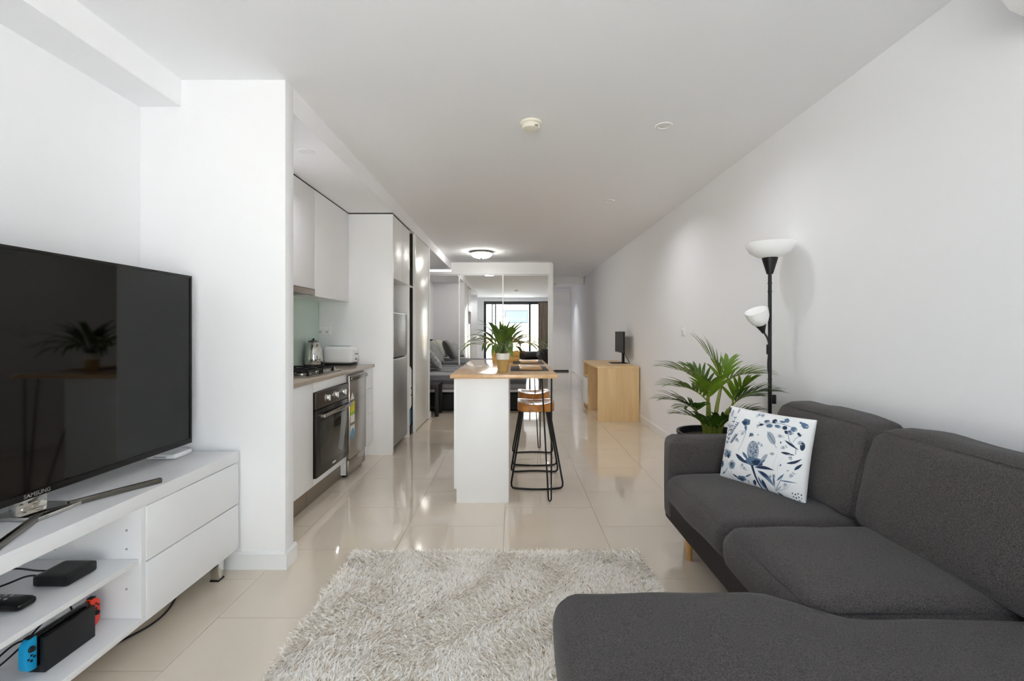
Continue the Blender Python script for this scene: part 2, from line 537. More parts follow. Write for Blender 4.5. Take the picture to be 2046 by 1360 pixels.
# sliding balcony door behind the camera (seen in the wardrobe mirror)
struct('wall_front', MB().box(XL, -1.14, -0.62, Y0, 0, CEIL).box(1.40, XR, -0.62, Y0, 0, CEIL).box(-1.14, 1.40, -0.62, Y0, 2.36, CEIL), 'wall_paint', 'white wall around the balcony door reflected in the wardrobe mirror', 'wall', smooth=False)
w1 = thing('window_1', 'dark framed sliding glass balcony door reflected in the wardrobe mirror', 'window', (0.13, -0.56, 0), kind='structure')
MB().box(-1.14, -1.09, -0.61, -0.52, 0, 2.36).box(1.35, 1.40, -0.61, -0.52, 0, 2.36).box(-1.09, 1.35, -0.61, -0.52, 2.30, 2.36).box(-1.09, 1.35, -0.61, -0.52, 0, 0.04).build('window_frame', 'alu_dark', w1, smooth=False)
for (xa, xb, yy) in ((-1.09, -0.66, -0.545), (-0.84, 0.70, -0.585), (0.62, 1.35, -0.545)):
    sash = MB().box(xa, xa + 0.05, yy - 0.015, yy + 0.015, 0.04, 2.30).box(xb - 0.05, xb, yy - 0.015, yy + 0.015, 0.04, 2.30).box(xa + 0.05, xb - 0.05, yy - 0.015, yy + 0.015, 2.24, 2.30).box(xa + 0.05, xb - 0.05, yy - 0.015, yy + 0.015, 0.04, 0.10).build('sash', 'alu_dark', w1, smooth=False)
    bx(xa + 0.05, xb - 0.05, yy - 0.003, yy + 0.003, 0.10, 2.24).build('pane', 'pane_glass', sash, smooth=False)

cm = MB()
nn = 60
vv, ff = [], []
for i in range(nn + 1):
    t = i / nn
    x = 0.98 + 0.42 * t
    y = -0.44 + 0.030 * math.sin(t * 2 * PI * 5.5) + 0.008 * math.sin(t * 31)
    for z in (0.02, 0.8, 1.6, 2.32):
        vv.append((x, y * (1.0 if z > 0.1 else 1.0), z)); 
for i in range(nn):
    for k in range(3):
        ff.append((i * 4 + k, (i + 1) * 4 + k, (i + 1) * 4 + k + 1, i * 4 + k + 1))
nv = len(vv)
vv2 = [(a, b + 0.006, c) for a, b, c in vv]
ff2 = [tuple(i + nv for i in reversed(f)) for f in ff]
cm.add(vv + vv2, ff + ff2)
ct = thing('curtain', 'beige pleated curtain at the balcony door reflected in the mirror', 'curtain', (1.19, -0.44, 0.02))
cm.build('fabric', 'curtain', ct, fix=False, angle=80)
MB().tube([(0.4, -0.43, 2.335), (1.45, -0.43, 2.335)], 0.012, 10).build('rail', 'alu_dark', ct)

# outside
struct('balcony_floor', bx(-3.2, 3.2, -2.6, -0.62, -0.12, -0.02), 'concrete', 'pale concrete balcony floor outside the sliding door', 'balcony', smooth=False)
nb = thing('building', 'white neighbouring building seen through the reflected balcony door', 'building', (0, -16, -0.1))
MB().box(-12, 12, -22, -16, -0.1, 3.2).box(-12, 3.2, -21, -16.4, 3.2, 5.4).build('wall', 'ext_white', nb, smooth=False)
bx(-12, 12, -16.0, -15.4, -0.1, 0.9).build('podium', 'ext_tan', nb, smooth=False)
for (xa, xb) in ((-5.2, -3.4), (-0.6, 1.1), (4.2, 5.8)):
    wf = MB().box(xa, xb, -16.06, -15.97, 1.75, 2.7).build('window', 'alu_dark', nb, smooth=False)
    bx(xa + 0.06, xb - 0.06, -15.975, -15.96, 1.81, 2.64).build('pane', 'ext_glass', wf, smooth=False)
struct('ground', bx(-30, 30, -24, -2.62, -3.2, -0.10), 'concrete', 'pale paving raised to bounce sunlight indoors, between the balcony and the neighbouring building', 'ground', smooth=False)  # level and pale tone chosen to bounce sun onto the room ceiling

# ================================================================== mirrored wardrobe
wr = thing('wardrobe', 'wide wardrobe with three mirrored sliding doors behind the bed', 'wardrobe', (-0.6, 8.58, 0))
MB().box(XL, 0.688, 8.66, 9.2, 0.0, 0.02).box(XL, 0.688, 9.18, 9.2, 0.0, 2.33).box(XL, -1.895, 8.62, 9.2, 0.0, 2.33).build('carcass', 'cab_white', wr, smooth=False)
bx(XL, 0.690, 8.56, 8.66, 2.285, 2.333).build('top_track', 'trim_paint', wr, smooth=False)
bx(XL, 0.690, 8.56, 8.66, 0.0, 0.03).build('bottom_track', 'trim_paint', wr, smooth=False)
for i, (xa, xb, yy) in enumerate(((-1.90, -1.00, 8.615), (-1.03, -0.18, 8.585), (-0.205, 0.688, 8.615))):
    fr = MB().box(xa, xa + 0.022, yy, yy + 0.022, 0.03, 2.285).box(xb - 0.022, xb, yy, yy + 0.022, 0.03, 2.285).box(xa + 0.022, xb - 0.022, yy, yy + 0.022, 2.265, 2.285).box(xa + 0.022, xb - 0.022, yy, yy + 0.022, 0.03, 0.06).build('door', 'trim_paint', wr, smooth=False)
    bx(xa + 0.022, xb - 0.022, yy + 0.007, yy + 0.013, 0.06, 2.265).build('mirror', 'mirror', fr, smooth=False)

# ================================================================== ceiling fittings
def downlight(x, y, z, label, watts, spread=150):
    t = thing('downlight', label, 'downlight', (x, y, z), 'recessed downlights')
    MB().lathe([(0.034, 0.0), (0.036, -0.004), (0.050, -0.005), (0.054, -0.002), (0.054, 0.0)], (x, y, z), 28, caps=False).build('trim_ring', 'trim_paint', t)
    MB().lathe([(0.001, -0.001), (0.020, -0.0015), (0.034, -0.0005)], (x, y, z), 24, caps=False).build('lens', 'white_plastic', t)
    ld = bpy.data.lights.new('downlight_lamp', 'AREA')
    ld.shape = 'DISK'; ld.size = 0.06; ld.energy = watts; ld.color = (0.95, 0.97, 1.0); ld.spread = R(spread)
    lo = bpy.data.objects.new('downlight_lamp', ld)
    lo.location = (0, 0, -0.006); lo.parent = t
    COL.objects.link(lo)
downlight(0.947, 2.846, CEIL, 'white recessed downlight on the main ceiling above the desk side, the nearer', 2.0)
downlight(0.955, 4.50, CEIL, 'small white recessed downlight on the main ceiling, farther away', 3.6)
downlight(-1.337, 2.93, 2.375, 'white recessed downlight in the kitchen bulkhead', 3)
downlight(1.18, 12.3, CEIL, 'added unseen downlight behind the hallway beam, brightening the hallway end', 3.2, 90)  # extra lamp, hidden by the beam, added to lift the hallway brightness

sd = thing('smoke_detector', 'cream smoke detector on the ceiling above the room centre', 'smoke detector', (0.11, 2.80, CEIL))
MB().lathe([(0.066, 0.0), (0.066, -0.012), (0.062, -0.016)], (0.11, 2.80, CEIL), 32).build('base', 'cream_plastic', sd)
MB().lathe([(0.054, -0.012), (0.056, -0.030), (0.050, -0.042), (0.030, -0.047), (0.002, -0.048)], (0.11, 2.80, CEIL), 32).build('cover', 'cream_plastic', sd)
MB().box(0.125, 0.152, 2.752, 2.765, CEIL - 0.040, CEIL - 0.032).build('slot', 'grey_plastic', sd, bevel=0.002)

oy = thing('ceiling_light', 'round frosted oyster ceiling light with metal rim before the wardrobe', 'ceiling light', (-0.515, 7.4, CEIL))
MB().lathe([(0.17, 0), (0.185, -0.012), (0.187, -0.028), (0.178, -0.034)], (-0.515, 7.4, CEIL), 36).build('rim', 'chrome_dark', oy)
MB().lathe([(0.176, -0.03), (0.165, -0.055), (0.13, -0.085), (0.07, -0.103), (0.025, -0.107)], (-0.515, 7.4, CEIL), 36).build('dome', 'frosted', oy)
MB().lathe([(0.025, -0.106), (0.022, -0.112), (0.008, -0.118), (0.001, -0.119)], (-0.515, 7.4, CEIL), 16).build('finial', 'chrome_dark', oy)

hd = thing('hallway_sensor', 'tiny white sensor on the underside of the hallway beam', 'sensor', (1.02, 11.0, 2.34))
MB().lathe([(0.045, 0), (0.045, -0.02), (0.035, -0.035), (0.005, -0.04)], (1.02, 10.85, 2.34), 20).build('cover', 'cream_plastic', hd)

# split air conditioner high on the right wall
ac = thing('air_conditioner', 'white split air conditioner high on the right wall above the sofa', 'air conditioner', (1.6, 0.98, 2.3))
prof = [(1.705, 2.165), (1.60, 2.175), (1.53, 2.205), (1.495, 2.25), (1.488, 2.32), (1.492, 2.42), (1.51, 2.452), (1.705, 2.455)]
MB().prism(prof, 'y', 0.56, 1.40).build('body', 'white_plastic', ac, bevel=0.008)
MB().box(1.478, 1.49, 0.58, 1.38, 2.255, 2.44).build('front_panel', 'white_plastic', ac, bevel=0.004)
MB().prism([(1.525, 2.196), (1.585, 2.168), (1.590, 2.174), (1.530, 2.203)], 'y', 0.62, 1.34).build('louvre', 'grey_plastic', ac, smooth=False)

# wall plates
def plate(name, label, cat, loc, mb_plate, parts):
    t = thing(name, label, cat, loc)
    mb_plate.build('plate', 'white_plastic', t, bevel=0.002)
    for nm, mb in parts: mb.build(nm, 'white_plastic', t, bevel=0.001)
plate('light_switch', 'white light switch on the right wall above the palm', 'switch', (XR, 4.54, 1.22), bx(XR - 0.009, XR, 4.505, 4.577, 1.163, 1.278),
      [('rocker', bx(XR - 0.013, XR - 0.009, 4.522, 4.536, 1.215, 1.24)), ('rocker', bx(XR - 0.013, XR - 0.009, 4.546, 4.56, 1.215, 1.24))])

# ================================================================== kitchen
XF = -1.375      # front of base cabinets
# base cabinet by the wing wall
bc = thing('base_cabinet', 'white kitchen base cabinet between the wing wall and the oven', 'cabinet', (-1.65, 2.76, 0))
MB().box(XL + 0.005, XF - 0.02, 2.415, 3.115, 0.145, 0.86).build('body', 'cab_white', bc, smooth=False)
for (a, b) in ((2.415, 2.762), (2.766, 3.115)):
    bx(XF - 0.018, XF, a, b, 0.147, 0.858).build('door', 'cab_white', bc, bevel=0.0015)
bx(XL + 0.005, -1.425, 2.43, 3.115, 0.0, 0.145).build('kickboard', 'kick_metal', bc, smooth=False)
oc = thing('oven_cabinet', 'white cabinet carcass framing the built-in oven', 'cabinet', (-1.65, 3.43, 0))
bx(XL + 0.005, XF - 0.02, 3.118, 3.742, 0.145, 0.19).build('base_board', 'cab_white', oc, smooth=False)
bx(XL + 0.005, XF - 0.02, 3.118, 3.742, 0.79, 0.86).build('top_rail', 'cab_white', oc, smooth=False)
bx(XF - 0.018, XF, 3.118, 3.742, 0.792, 0.858).build('filler_panel', 'cab_white', oc, bevel=0.0015)
bx(XF - 0.018, XF, 3.118, 3.742, 0.147, 0.191).build('filler_panel', 'cab_white', oc, bevel=0.0015)
bx(XL + 0.005, -1.425, 3.118, 3.742, 0.0, 0.145).build('kickboard', 'kick_metal', oc, smooth=False)

ov = thing('oven', 'built-in black glass oven with three silver knobs', 'oven', (-1.65, 3.43, 0.194))
MB().box(-1.86, XF - 0.002, 3.122, 3.738, 0.194, 0.788).build('body', 'oven_black', ov, smooth=False)
bx(XF - 0.002, XF + 0.018, 3.123, 3.737, 0.672, 0.788).build('control_panel', 'oven_panel', ov, bevel=0.002)
dr = bx(XF - 0.002, XF + 0.020, 3.123, 3.737, 0.196, 0.666).build('door', 'oven_black', ov, bevel=0.003)
bx(XF + 0.019, XF + 0.0215, 3.185, 3.675, 0.262, 0.575).build('door_glass', 'oven_glass', dr, bevel=0.001)
hb = MB().box(XF + 0.045, XF + 0.062, 3.165, 3.715, 0.610, 0.634)
hb.box(XF + 0.018, XF + 0.05, 3.168, 3.192, 0.612, 0.632).box(XF + 0.018, XF + 0.05, 3.690, 3.714, 0.612, 0.632)
hb.build('handle', 'steel', dr, bevel=0.003)
for yk in (3.275, 3.43, 3.585):
    k = MB().lathe([(0.024, 0.0), (0.024, 0.006), (0.020, 0.008), (0.019, 0.028), (0.017, 0.031)], (XF + 0.018, yk, 0.735), 24, axis='x').build('knob', 'chrome', ov)
    bx(XF + 0.046, XF + 0.056, yk - 0.005, yk + 0.005, 0.715, 0.755).build('grip', 'white_plastic', k, bevel=0.002)
MB().box(XF + 0.020, XF + 0.0215, 3.40, 3.46, 0.222, 0.232).build('badge', 'label_white', dr, smooth=False)

dw = thing('dishwasher', 'slim stainless steel dishwasher beside the oven, energy stickers on its door', 'dishwasher', (-1.65, 3.96, 0))
MB().box(XL + 0.01, XF - 0.008, 3.748, 4.172, 0.02, 0.85).build('body', 'white_plastic', dw, bevel=0.003)
ddoor = MB().box(XF - 0.006, -1.352, 3.748, 4.172, 0.150, 0.846).build('door', 'steel', dw, bevel=0.006)
bx(XF - 0.006, -1.362, 3.748, 4.172, 0.025, 0.142).build('kick_panel', 'steel', dw, bevel=0.003)
MB().box(-1.352, -1.335, 3.758, 4.162, 0.800, 0.832).build('handle', 'chrome_dark', ddoor, bevel=0.005)
for (x_, y_) in ((XF - 0.03, 3.78), (XF - 0.03, 4.14), (-1.86, 3.78), (-1.86, 4.14)):
    MB().lathe([(0.018, 0), (0.018, 0.02)], (x_, y_, 0), 12).build('foot', 'black_plastic', dw)
def sticker(nm, y0, y1, z0, z1, m):
    return bx(-1.3525, -1.3512, y0, y1, z0, z1).build(nm, m, ddoor, smooth=False)
sticker('energy_label', 3.765, 3.865, 0.535, 0.622, 'label_yellow')
MB().prism([(3.765, 0.640), (3.85, 0.640), (3.835, 0.672), (3.812, 0.700), (3.790, 0.672)], 'x', -1.3525, -1.3512).build('label_top', 'label_white', ddoor, smooth=False)
sticker('label_band', 3.765, 3.865, 0.512, 0.533, 'label_green')
sticker('label_text_panel', 3.765, 3.865, 0.448, 0.510, 'label_white')
sticker('water_label', 3.765, 3.865, 0.352, 0.425, 'label_white')
MB().lathe([(0.046, 0), (0.046, 0.0016)], (-1.3525, 3.815, 0.352), 20, axis='x').build('water_label_disc', 'label_blue', ddoor, smooth=False)

dc = thing('drawer_cabinet', 'narrow white drawer cabinet between the dishwasher and the tall panel', 'cabinet', (-1.65, 4.31, 0))
MB().box(XL + 0.005, XF - 0.02, 4.178, 4.449, 0.145, 0.86).build('body', 'cab_white', dc, smooth=False)
for (a, b) in ((0.147, 0.42), (0.424, 0.66), (0.664, 0.858)):
    bx(XF - 0.018, XF, 4.179, 4.448, a, b).build('drawer', 'cab_white', dc, bevel=0.0015)
bx(XL + 0.005, -1.425, 4.178, 4.449, 0.0, 0.145).build('kickboard', 'cab_white', dc, smooth=False)

tag(bx(XL + 0.002, -1.358, 2.412, 4.451, 0.862, 0.890).build('benchtop', 'stone_bench', bevel=0.003), 'beige stone kitchen benchtop carrying the cooktop and kettle', 'benchtop')
tag(bx(XL + 0.001, XL + 0.008, 2.412, 4.448, 0.891, 1.50).build('splashback', 'glass_splash', smooth=False), 'pale green glass splashback behind the cooktop', 'splashback')

# gas cooktop
ck = thing('gas_cooktop', 'stainless gas cooktop with black trivets on the kitchen benchtop', 'cooktop', (-1.65, 3.43, 0.89))
bx(-1.885, -1.415, 3.135, 3.735, 0.8902, 0.902).build('base_plate', 'steel', ck, bevel=0.004)
for (cx, cy, r) in ((-1.52, 3.26, 0.05), (-1.77, 3.26, 0.04), (-1.77, 3.50, 0.05), (-1.52, 3.50, 0.035)):
    bn = MB().lathe([(r, 0), (r, 0.012), (r * 0.8, 0.014)], (cx, cy, 0.902), 24).build('burner', 'steel', ck)
    MB().lathe([(r * 0.78, 0.014), (r * 0.78, 0.022), (r * 0.6, 0.025)], (cx, cy, 0.902), 20).build('burner_cap', 'black_iron', bn)
for (ya, yb) in ((3.15, 3.375), (3.385, 3.61)):
    tv = MB()
    for x_ in (-1.87, -1.43):
        tv.box(x_ - 0.006, x_ + 0.006, ya, yb, 0.928, 0.940)
    for y_ in (ya + 0.004, yb - 0.004):
        tv.box(-1.876, -1.424, y_ - 0.005, y_ + 0.005, 0.928, 0.940)
    ym = (ya + yb) / 2
    for cx in (-1.77, -1.52):
        tv.box(cx - 0.1, cx - 0.02, ym - 0.005, ym + 0.005, 0.930, 0.942).box(cx + 0.02, cx + 0.095, ym - 0.005, ym + 0.005, 0.930, 0.942)
        tv.box(cx - 0.005, cx + 0.005, ya, ym - 0.02, 0.930, 0.942).box(cx - 0.005, cx + 0.005, ym + 0.02, yb, 0.930, 0.942)
    for x_ in (-1.868, -1.645, -1.432):
        for y_ in (ya + 0.01, yb - 0.01):
            tv.box(x_ - 0.007, x_ + 0.007, y_ - 0.007, y_ + 0.007, 0.902, 0.93)
    tv.build('trivet', 'black_iron', ck, smooth=False)
for i in range(4):
    MB().lathe([(0.022, 0), (0.022, 0.004), (0.017, 0.006), (0.015, 0.024), (0.012, 0.027)], (-1.46 - i * 0.075, 3.675, 0.902), 18).build('knob', 'chrome', ck)

# kettle
kx, ky, kz = -1.826, 4.145, 0.89
kt = thing('kettle', 'shiny stainless steel kettle on the benchtop beside the toaster', 'kettle', (kx, ky, kz))
MB().lathe([(0.081, 0), (0.083, 0.008), (0.081, 0.022)], (kx, ky, kz), 28).build('base', 'black_plastic', kt)
MB().lathe([(0.080, 0.022), (0.083, 0.05), (0.081, 0.10), (0.071, 0.16), (0.056, 0.205), (0.046, 0.222)], (kx, ky, kz), 32).build('body', 'chrome', kt)
lid = MB().lathe([(0.046, 0.222), (0.042, 0.234), (0.026, 0.242), (0.004, 0.244)], (kx, ky, kz), 28).build('lid', 'chrome_dark', kt)
MB().lathe([(0.008, 0.243), (0.010, 0.252), (0.006, 0.258)], (kx, ky, kz), 12).build('lid_knob', 'black_plastic', lid)
MB().tube(spline([(kx - 0.018, ky + 0.045, kz + 0.222), (kx - 0.030, ky + 0.080, kz + 0.216), (kx - 0.036, ky + 0.098, kz + 0.17), (kx - 0.034, ky + 0.092, kz + 0.09), (kx - 0.026, ky + 0.068, kz + 0.06)], 6), 0.009, 8).build('handle', 'black_plastic', kt)
MB().tube([(kx + 0.04, ky - 0.03, kz + 0.185), (kx + 0.062, ky - 0.045, kz + 0.212)], [0.016, 0.008], 10).build('spout', 'chrome', kt)

# toaster
ts = thing('toaster', 'white two-slot toaster on the benchtop against the tall panel', 'toaster', (-1.645, 4.33, 0.89))
bx(-1.775, -1.515, 4.25, 4.41, 0.8905, 0.91).build('base', 'black_plastic', ts, bevel=0.006)
MB().soft(-1.785, -1.505, 4.24, 4.42, 0.910, 1.070, r=0.03, n=8).build('body', 'white_plastic', ts)
for y_ in (4.29, 4.345):
    bx(-1.75, -1.56, y_, y_ + 0.026, 1.066, 1.0715).build('slot', 'black_iron', ts, smooth=False)
bx(-1.508, -1.488, 4.31, 4.35, 0.99, 1.005).build('lever', 'grey_plastic', ts, bevel=0.003)
MB().lathe([(0.014, 0), (0.012, 0.012)], (-1.507, 4.33, 0.95), 14, axis='x').build('dial', 'grey_plastic', ts)

po = thing('power_outlet', 'white double power outlet on the tall panel above the kettle', 'outlet', (-1.85, 4.45, 1.22))
bx(-1.906, -1.791, 4.439, 4.4515, 1.184, 1.256).build('plate', 'white_plastic', po, bevel=0.002)
for x_ in (-1.89, -1.825):
    MB().box(x_ - 0.006, x_ + 0.006, 4.435, 4.439, 1.232, 1.248).build('switch', 'white_plastic', po, smooth=False)
    MB().box(x_ - 0.010, x_ - 0.006, 4.4382, 4.4392, 1.200, 1.216).box(x_ + 0.006, x_ + 0.010, 4.4382, 4.4392, 1.200, 1.216).box(x_ - 0.0015, x_ + 0.0015, 4.4382, 4.4392, 1.192, 1.204).build('socket', 'black_plastic', po, smooth=False)

# upper cabinets
XU = -1.614
def upper(label, ya, yb, zb, doors):
    t = thing('upper_cabinet', label, 'cabinet', (-1.76, (ya + yb) / 2, zb), 'kitchen wall cabinets')
    bx(XL + 0.002, XU - 0.02, ya, yb, zb, 2.362).build('body', 'cab_white', t, smooth=False)
    n = doors
    for i in range(n):
        a = ya + (yb - ya) * i / n + 0.001; b = ya + (yb - ya) * (i + 1) / n - 0.001
        bx(XU - 0.018, XU, a, b, zb, 2.364).build('door', 'cab_white', t, bevel=0.0012)
upper('white kitchen wall cabinet beside the wing wall', 2.414, 3.088, 1.50, 2)
upper('white wall cabinet above the range hood', 3.092, 3.688, 1.555, 1)
upper('white wall cabinet between the range hood and the tall panel', 3.692, 4.449, 1.50, 1)
struct('painted_gap_1', bx(XL, XU - 0.002, 2.412, 4.45, 2.3665, 2.3748), 'gap_shade', 'dark strip painted as the shadow gap above the kitchen wall cabinets', 'trim', smooth=False)  # solid dark strip set nearly flush, painting the shade of the cabinet-top gap
rh = thing('range_hood', 'slide-out stainless range hood under the kitchen wall cabinet', 'range hood', (-1.75, 3.39, 1.50))
bx(XL + 0.01, XU - 0.03, 3.095, 3.685, 1.512, 1.552).build('body', 'steel', rh, smooth=False)
bx(XU - 0.03, XU + 0.004, 3.094, 3.686, 1.505, 1.551).build('front_strip', 'kick_metal', rh, bevel=0.003)
for y_ in (3.25, 3.52):
    bx(-1.86, -1.68, y_ - 0.1, y_ + 0.1, 1.508, 1.512).build('filter', 'grey_plastic', rh, smooth=False)

# fridge surround
fs = thing('fridge_surround', 'tall white panel and overhead cupboard enclosing the fridge', 'cabinet', (-1.55, 4.8, 0))
bx(XL + 0.002, -1.181, 4.452, 4.482, 0, 2.364).build('side_panel', 'cab_white', fs, bevel=0.0015)
bx(XL + 0.002, -1.185, 5.165, 5.190, 0, 2.364).build('side_panel', 'cab_white', fs, bevel=0.0015)
bx(XL + 0.002, -1.205, 4.484, 5.163, 1.735, 2.362).build('cupboard', 'cab_white', fs, smooth=False)
for (a, b) in ((4.485, 4.822), (4.826, 5.162)):
    bx(-1.203, -1.183, a, b, 1.737, 2.360).build('door', 'cab_white', fs, bevel=0.0012)
struct('painted_gap_2', bx(XL, -1.183, 4.45, 5.20, 2.3665, 2.3748), 'gap_shade', 'dark strip painted as the shadow gap above the fridge cupboard', 'trim', smooth=False)  # same painted gap shade, continued over the fridge cupboard
bx(XL + 0.022, -1.195, 5.192, 5.401, 1.728, 1.745).build('shelf', 'cab_white', fs, smooth=False)
struct('wall_gap', bx(XL, XL + 0.02, 5.19, 5.403, 0, 2.374), 'gap_shade', 'back of the recess beside the fridge surround, coloured dark for its shade', 'recess', smooth=False)  # recess back given a dark colour so the gap reads as shaded
struct('wall_cupboard', bx(XL, -1.196, 5.403, 5.42, 0, 2.374), 'gap_shade', 'side of the sliding door cupboard, coloured dark for the shade beside the fridge', 'wall', smooth=False)  # visible gap face darkened by colour in place of real shade

fg = thing('fridge', 'silver two-door fridge inside the tall white surround', 'fridge', (-1.5, 4.82, 0))
bx(XL + 0.06, -1.262, 4.505, 5.135, 0.03, 1.405).build('body', 'grey_plastic', fg, bevel=0.006)
bx(-1.257, -1.198, 4.503, 5.137, 0.945, 1.407).build('freezer_door', 'steel_fridge', fg, bevel=0.014, bseg=3)
bx(-1.257, -1.198, 4.503, 5.137, 0.045, 0.930).build('fridge_door', 'steel_fridge', fg, bevel=0.014, bseg=3)
bx(-1.28, -1.262, 4.52, 5.12, 0.0, 0.045).build('kick_grille', 'black_plastic', fg, smooth=False)
for y_ in (4.55, 5.09):
    MB().lathe([(0.02, 0), (0.02, 0.03)], (-1.80, y_, 0), 12).build('foot', 'black_plastic', fg)

mp = thing('steam_cleaner', 'tall white and blue cleaning appliance in the dark gap beside the fridge', 'appliance', (-1.27, 5.345, 0))
MB().box(-1.33, -1.196, 5.292, 5.399, 0.0, 0.10).build('foot', 'black_plastic', mp, bevel=0.012)
MB().soft(-1.32, -1.204, 5.299, 5.393, 0.10, 0.30, r=0.03, n=8).build('tank', 'mop_blue', mp)
bd = MB().soft(-1.325, -1.20, 5.295, 5.397, 0.29, 0.80, r=0.04, n=8).build('body', 'white_plastic', mp)
for z_ in (0.46, 0.54):
    MB().lathe([(0.012, 0), (0.010, 0.006)], (-1.202, 5.339, z_), 12, axis='x').build('button', 'black_plastic', bd)
MB().tube([(-1.30, 5.347, 0.78), (-1.33, 5.347, 1.15)], 0.014, 10).build('pole', 'grey_plastic', mp)

# ================================================================== island bench
IZ = 0.912
isl = thing('kitchen_island', 'white island bench with pale timber top and black hairpin legs', 'island', (-0.06, 3.97, 0))
bx(-0.441, 0.312, 3.165, 4.76, IZ - 0.028, IZ).build('worktop', 'island_wood', isl, bevel=0.004)
bx(-0.400, -0.030, 3.203, 3.221, 0.0, IZ - 0.029).build('end_panel', 'cab_white', isl, bevel=0.0015)
bx(-0.400, -0.030, 4.70, 4.718, 0.0, IZ - 0.029).build('end_panel', 'cab_white', isl, bevel=0.0015)
bx(-0.048, -0.030, 3.222, 4.699, 0.0, IZ - 0.029).build('back_panel', 'cab_white', isl, smooth=False)
bx(-0.398, -0.05, 3.222, 4.699, 0.10, IZ - 0.03).build('body', 'cab_white', isl, smooth=False)
bx(-0.375, -0.357, 3.222, 4.699, 0.0, 0.10).build('kickboard', 'cab_white', isl, smooth=False)
for i in range(3):
    a = 3.204 + 0.505 * i
    bx(-0.418, -0.400, a + 0.001, a + 0.504, 0.10, IZ - 0.034).build('door', 'cab_white', isl, bevel=0.0015)
for (lx, ly) in ((0.262, 3.222), (0.270, 4.68)):
    sg = 1
    top = IZ - 0.031
    pts1 = [(lx - 0.055, ly + 0.03 * sg, top), (lx - 0.011, ly, 0.04), (lx - 0.009, ly, 0.015), (lx, ly, 0.006), (lx + 0.009, ly, 0.015), (lx + 0.010, ly, 0.04), (lx + 0.012, ly + 0.0, top)]
    MB().tube(pts1, 0.0062, 10).box(lx - 0.075, lx + 0.028, ly - 0.02, ly + 0.055, top, IZ - 0.0283).build('hairpin_leg', 'black_iron', isl)

# placemats with timber boards
for i, (x0, x1, y0, y1, lb, lb2) in enumerate(((-0.018, 0.275, 3.44, 3.86, 'dark grey placemat at the front of the island bench', 'pale timber board on the front grey placemat'),
                                               (0.0, 0.285, 4.17, 4.56, 'dark grey placemat at the back of the island bench', 'pale timber board on the rear grey placemat'))):
    tag(bx(x0, x1, y0, y1, IZ + 0.0003, IZ + 0.0035).build('placemat', 'mat_grey', root=(x0, y0, IZ), bevel=0.001), lb, 'placemat', 'placemats on the island')
    tag(bx(x0 + 0.07, x1 - 0.05, y0 + 0.06, y1 - 0.06, IZ + 0.0038, IZ + 0.016).build('serving_board', 'board_wood', root=(x0, y0, IZ), bevel=0.003), lb2, 'board', 'boards on the placemats')

# pot plant on the island
px, py = -0.075, 3.36
pp = thing('potted_lily', 'leafy green potted plant in a tan and white pot on the island', 'plant', (px, py, IZ))
pot = MB().lathe([(0.036, 0.0005), (0.038, 0.004), (0.047, 0.095)], (px, py, IZ), 32).build('pot', 'pot_tan', pp)
MB().lathe([(0.0472, 0.094), (0.052, 0.135), (0.052, 0.140), (0.047, 0.140), (0.045, 0.12)], (px, py, IZ), 32, caps=False).build('rim', 'pot_white', pot)
MB().lathe([(0.046, 0.120), (0.046, 0.126), (0.01, 0.130), (0.001, 0.130)], (px, py, IZ), 20).build('soil', 'soil', pot)

def leaf_strip(path, width, fold=0.15, wfun=None, up=Vector((0, 0, 1))):
    """a lanceolate blade along a path, folded along the midrib; two-sided thin solid"""
    n = len(path)
    v, f = [], []
    P = [Vector(p) for p in path]
    for i in range(n):
        t = i / (n - 1)
        T = (P[min(i + 1, n - 1)] - P[max(i - 1, 0)]).normalized()
        side = T.cross(up)
        if side.length < 1e-4: side = T.cross(Vector((1, 0, 0)))
        side.normalize()
        nrm = side.cross(T).normalized()
        wd = width * (wfun(t) if wfun else math.sin(PI * min(1, t ** 0.75)) ** 0.9)
        wd = max(wd, 0.0006)
        v += [P[i] - side * wd + nrm * wd * fold, P[i], P[i] + side * wd + nrm * wd * fold]
    for i in range(n - 1):
        a = i * 3; b = a + 3
        f += [(a, a + 1, b + 1, b), (a + 1, a + 2, b + 2, b + 1)]
    return v, f

rl = random.Random(21)
def lily_leaf(az, e0, L, droop, wd):
    base = Vector((px + 0.016 * math.cos(az), py + 0.016 * math.sin(az), IZ + 0.125))
    p = base.copy(); pts = [p.copy()]
    n = 12
    e = e0
    for i in range(n):
        t = i / n
        e = e0 - droop * (t ** 1.6)
        d = Vector((math.cos(az) * math.cos(e), math.sin(az) * math.cos(e), math.sin(e)))
        p = p + d * (L / n)
        pts.append(p.copy())
    def wf(t):
        if t < 0.35: return 0.10 + 0.05 * t
        u = (t - 0.35) / 0.65
        return max(0.02, math.sin(PI * u ** 0.7) ** 0.85)
    v, f = leaf_strip(pts, wd, 0.22, wf)
    MB().add(v, f).build('leaf', 'lily_leaf', pp, fix=False, angle=60)
for i in range(64):
    az = i * 2.399 + rl.uniform(-0.3, 0.3)
    k = i / 64
    e0 = R(88 - 56 * k + rl.uniform(-8, 8))
    L = 0.255 + 0.12 * k + rl.uniform(-0.03, 0.05)
    lily_leaf(az, e0, L, R(45 + 70 * k + rl.uniform(-15, 30)), 0.013 + 0.006 * k + rl.uniform(0, 0.006))

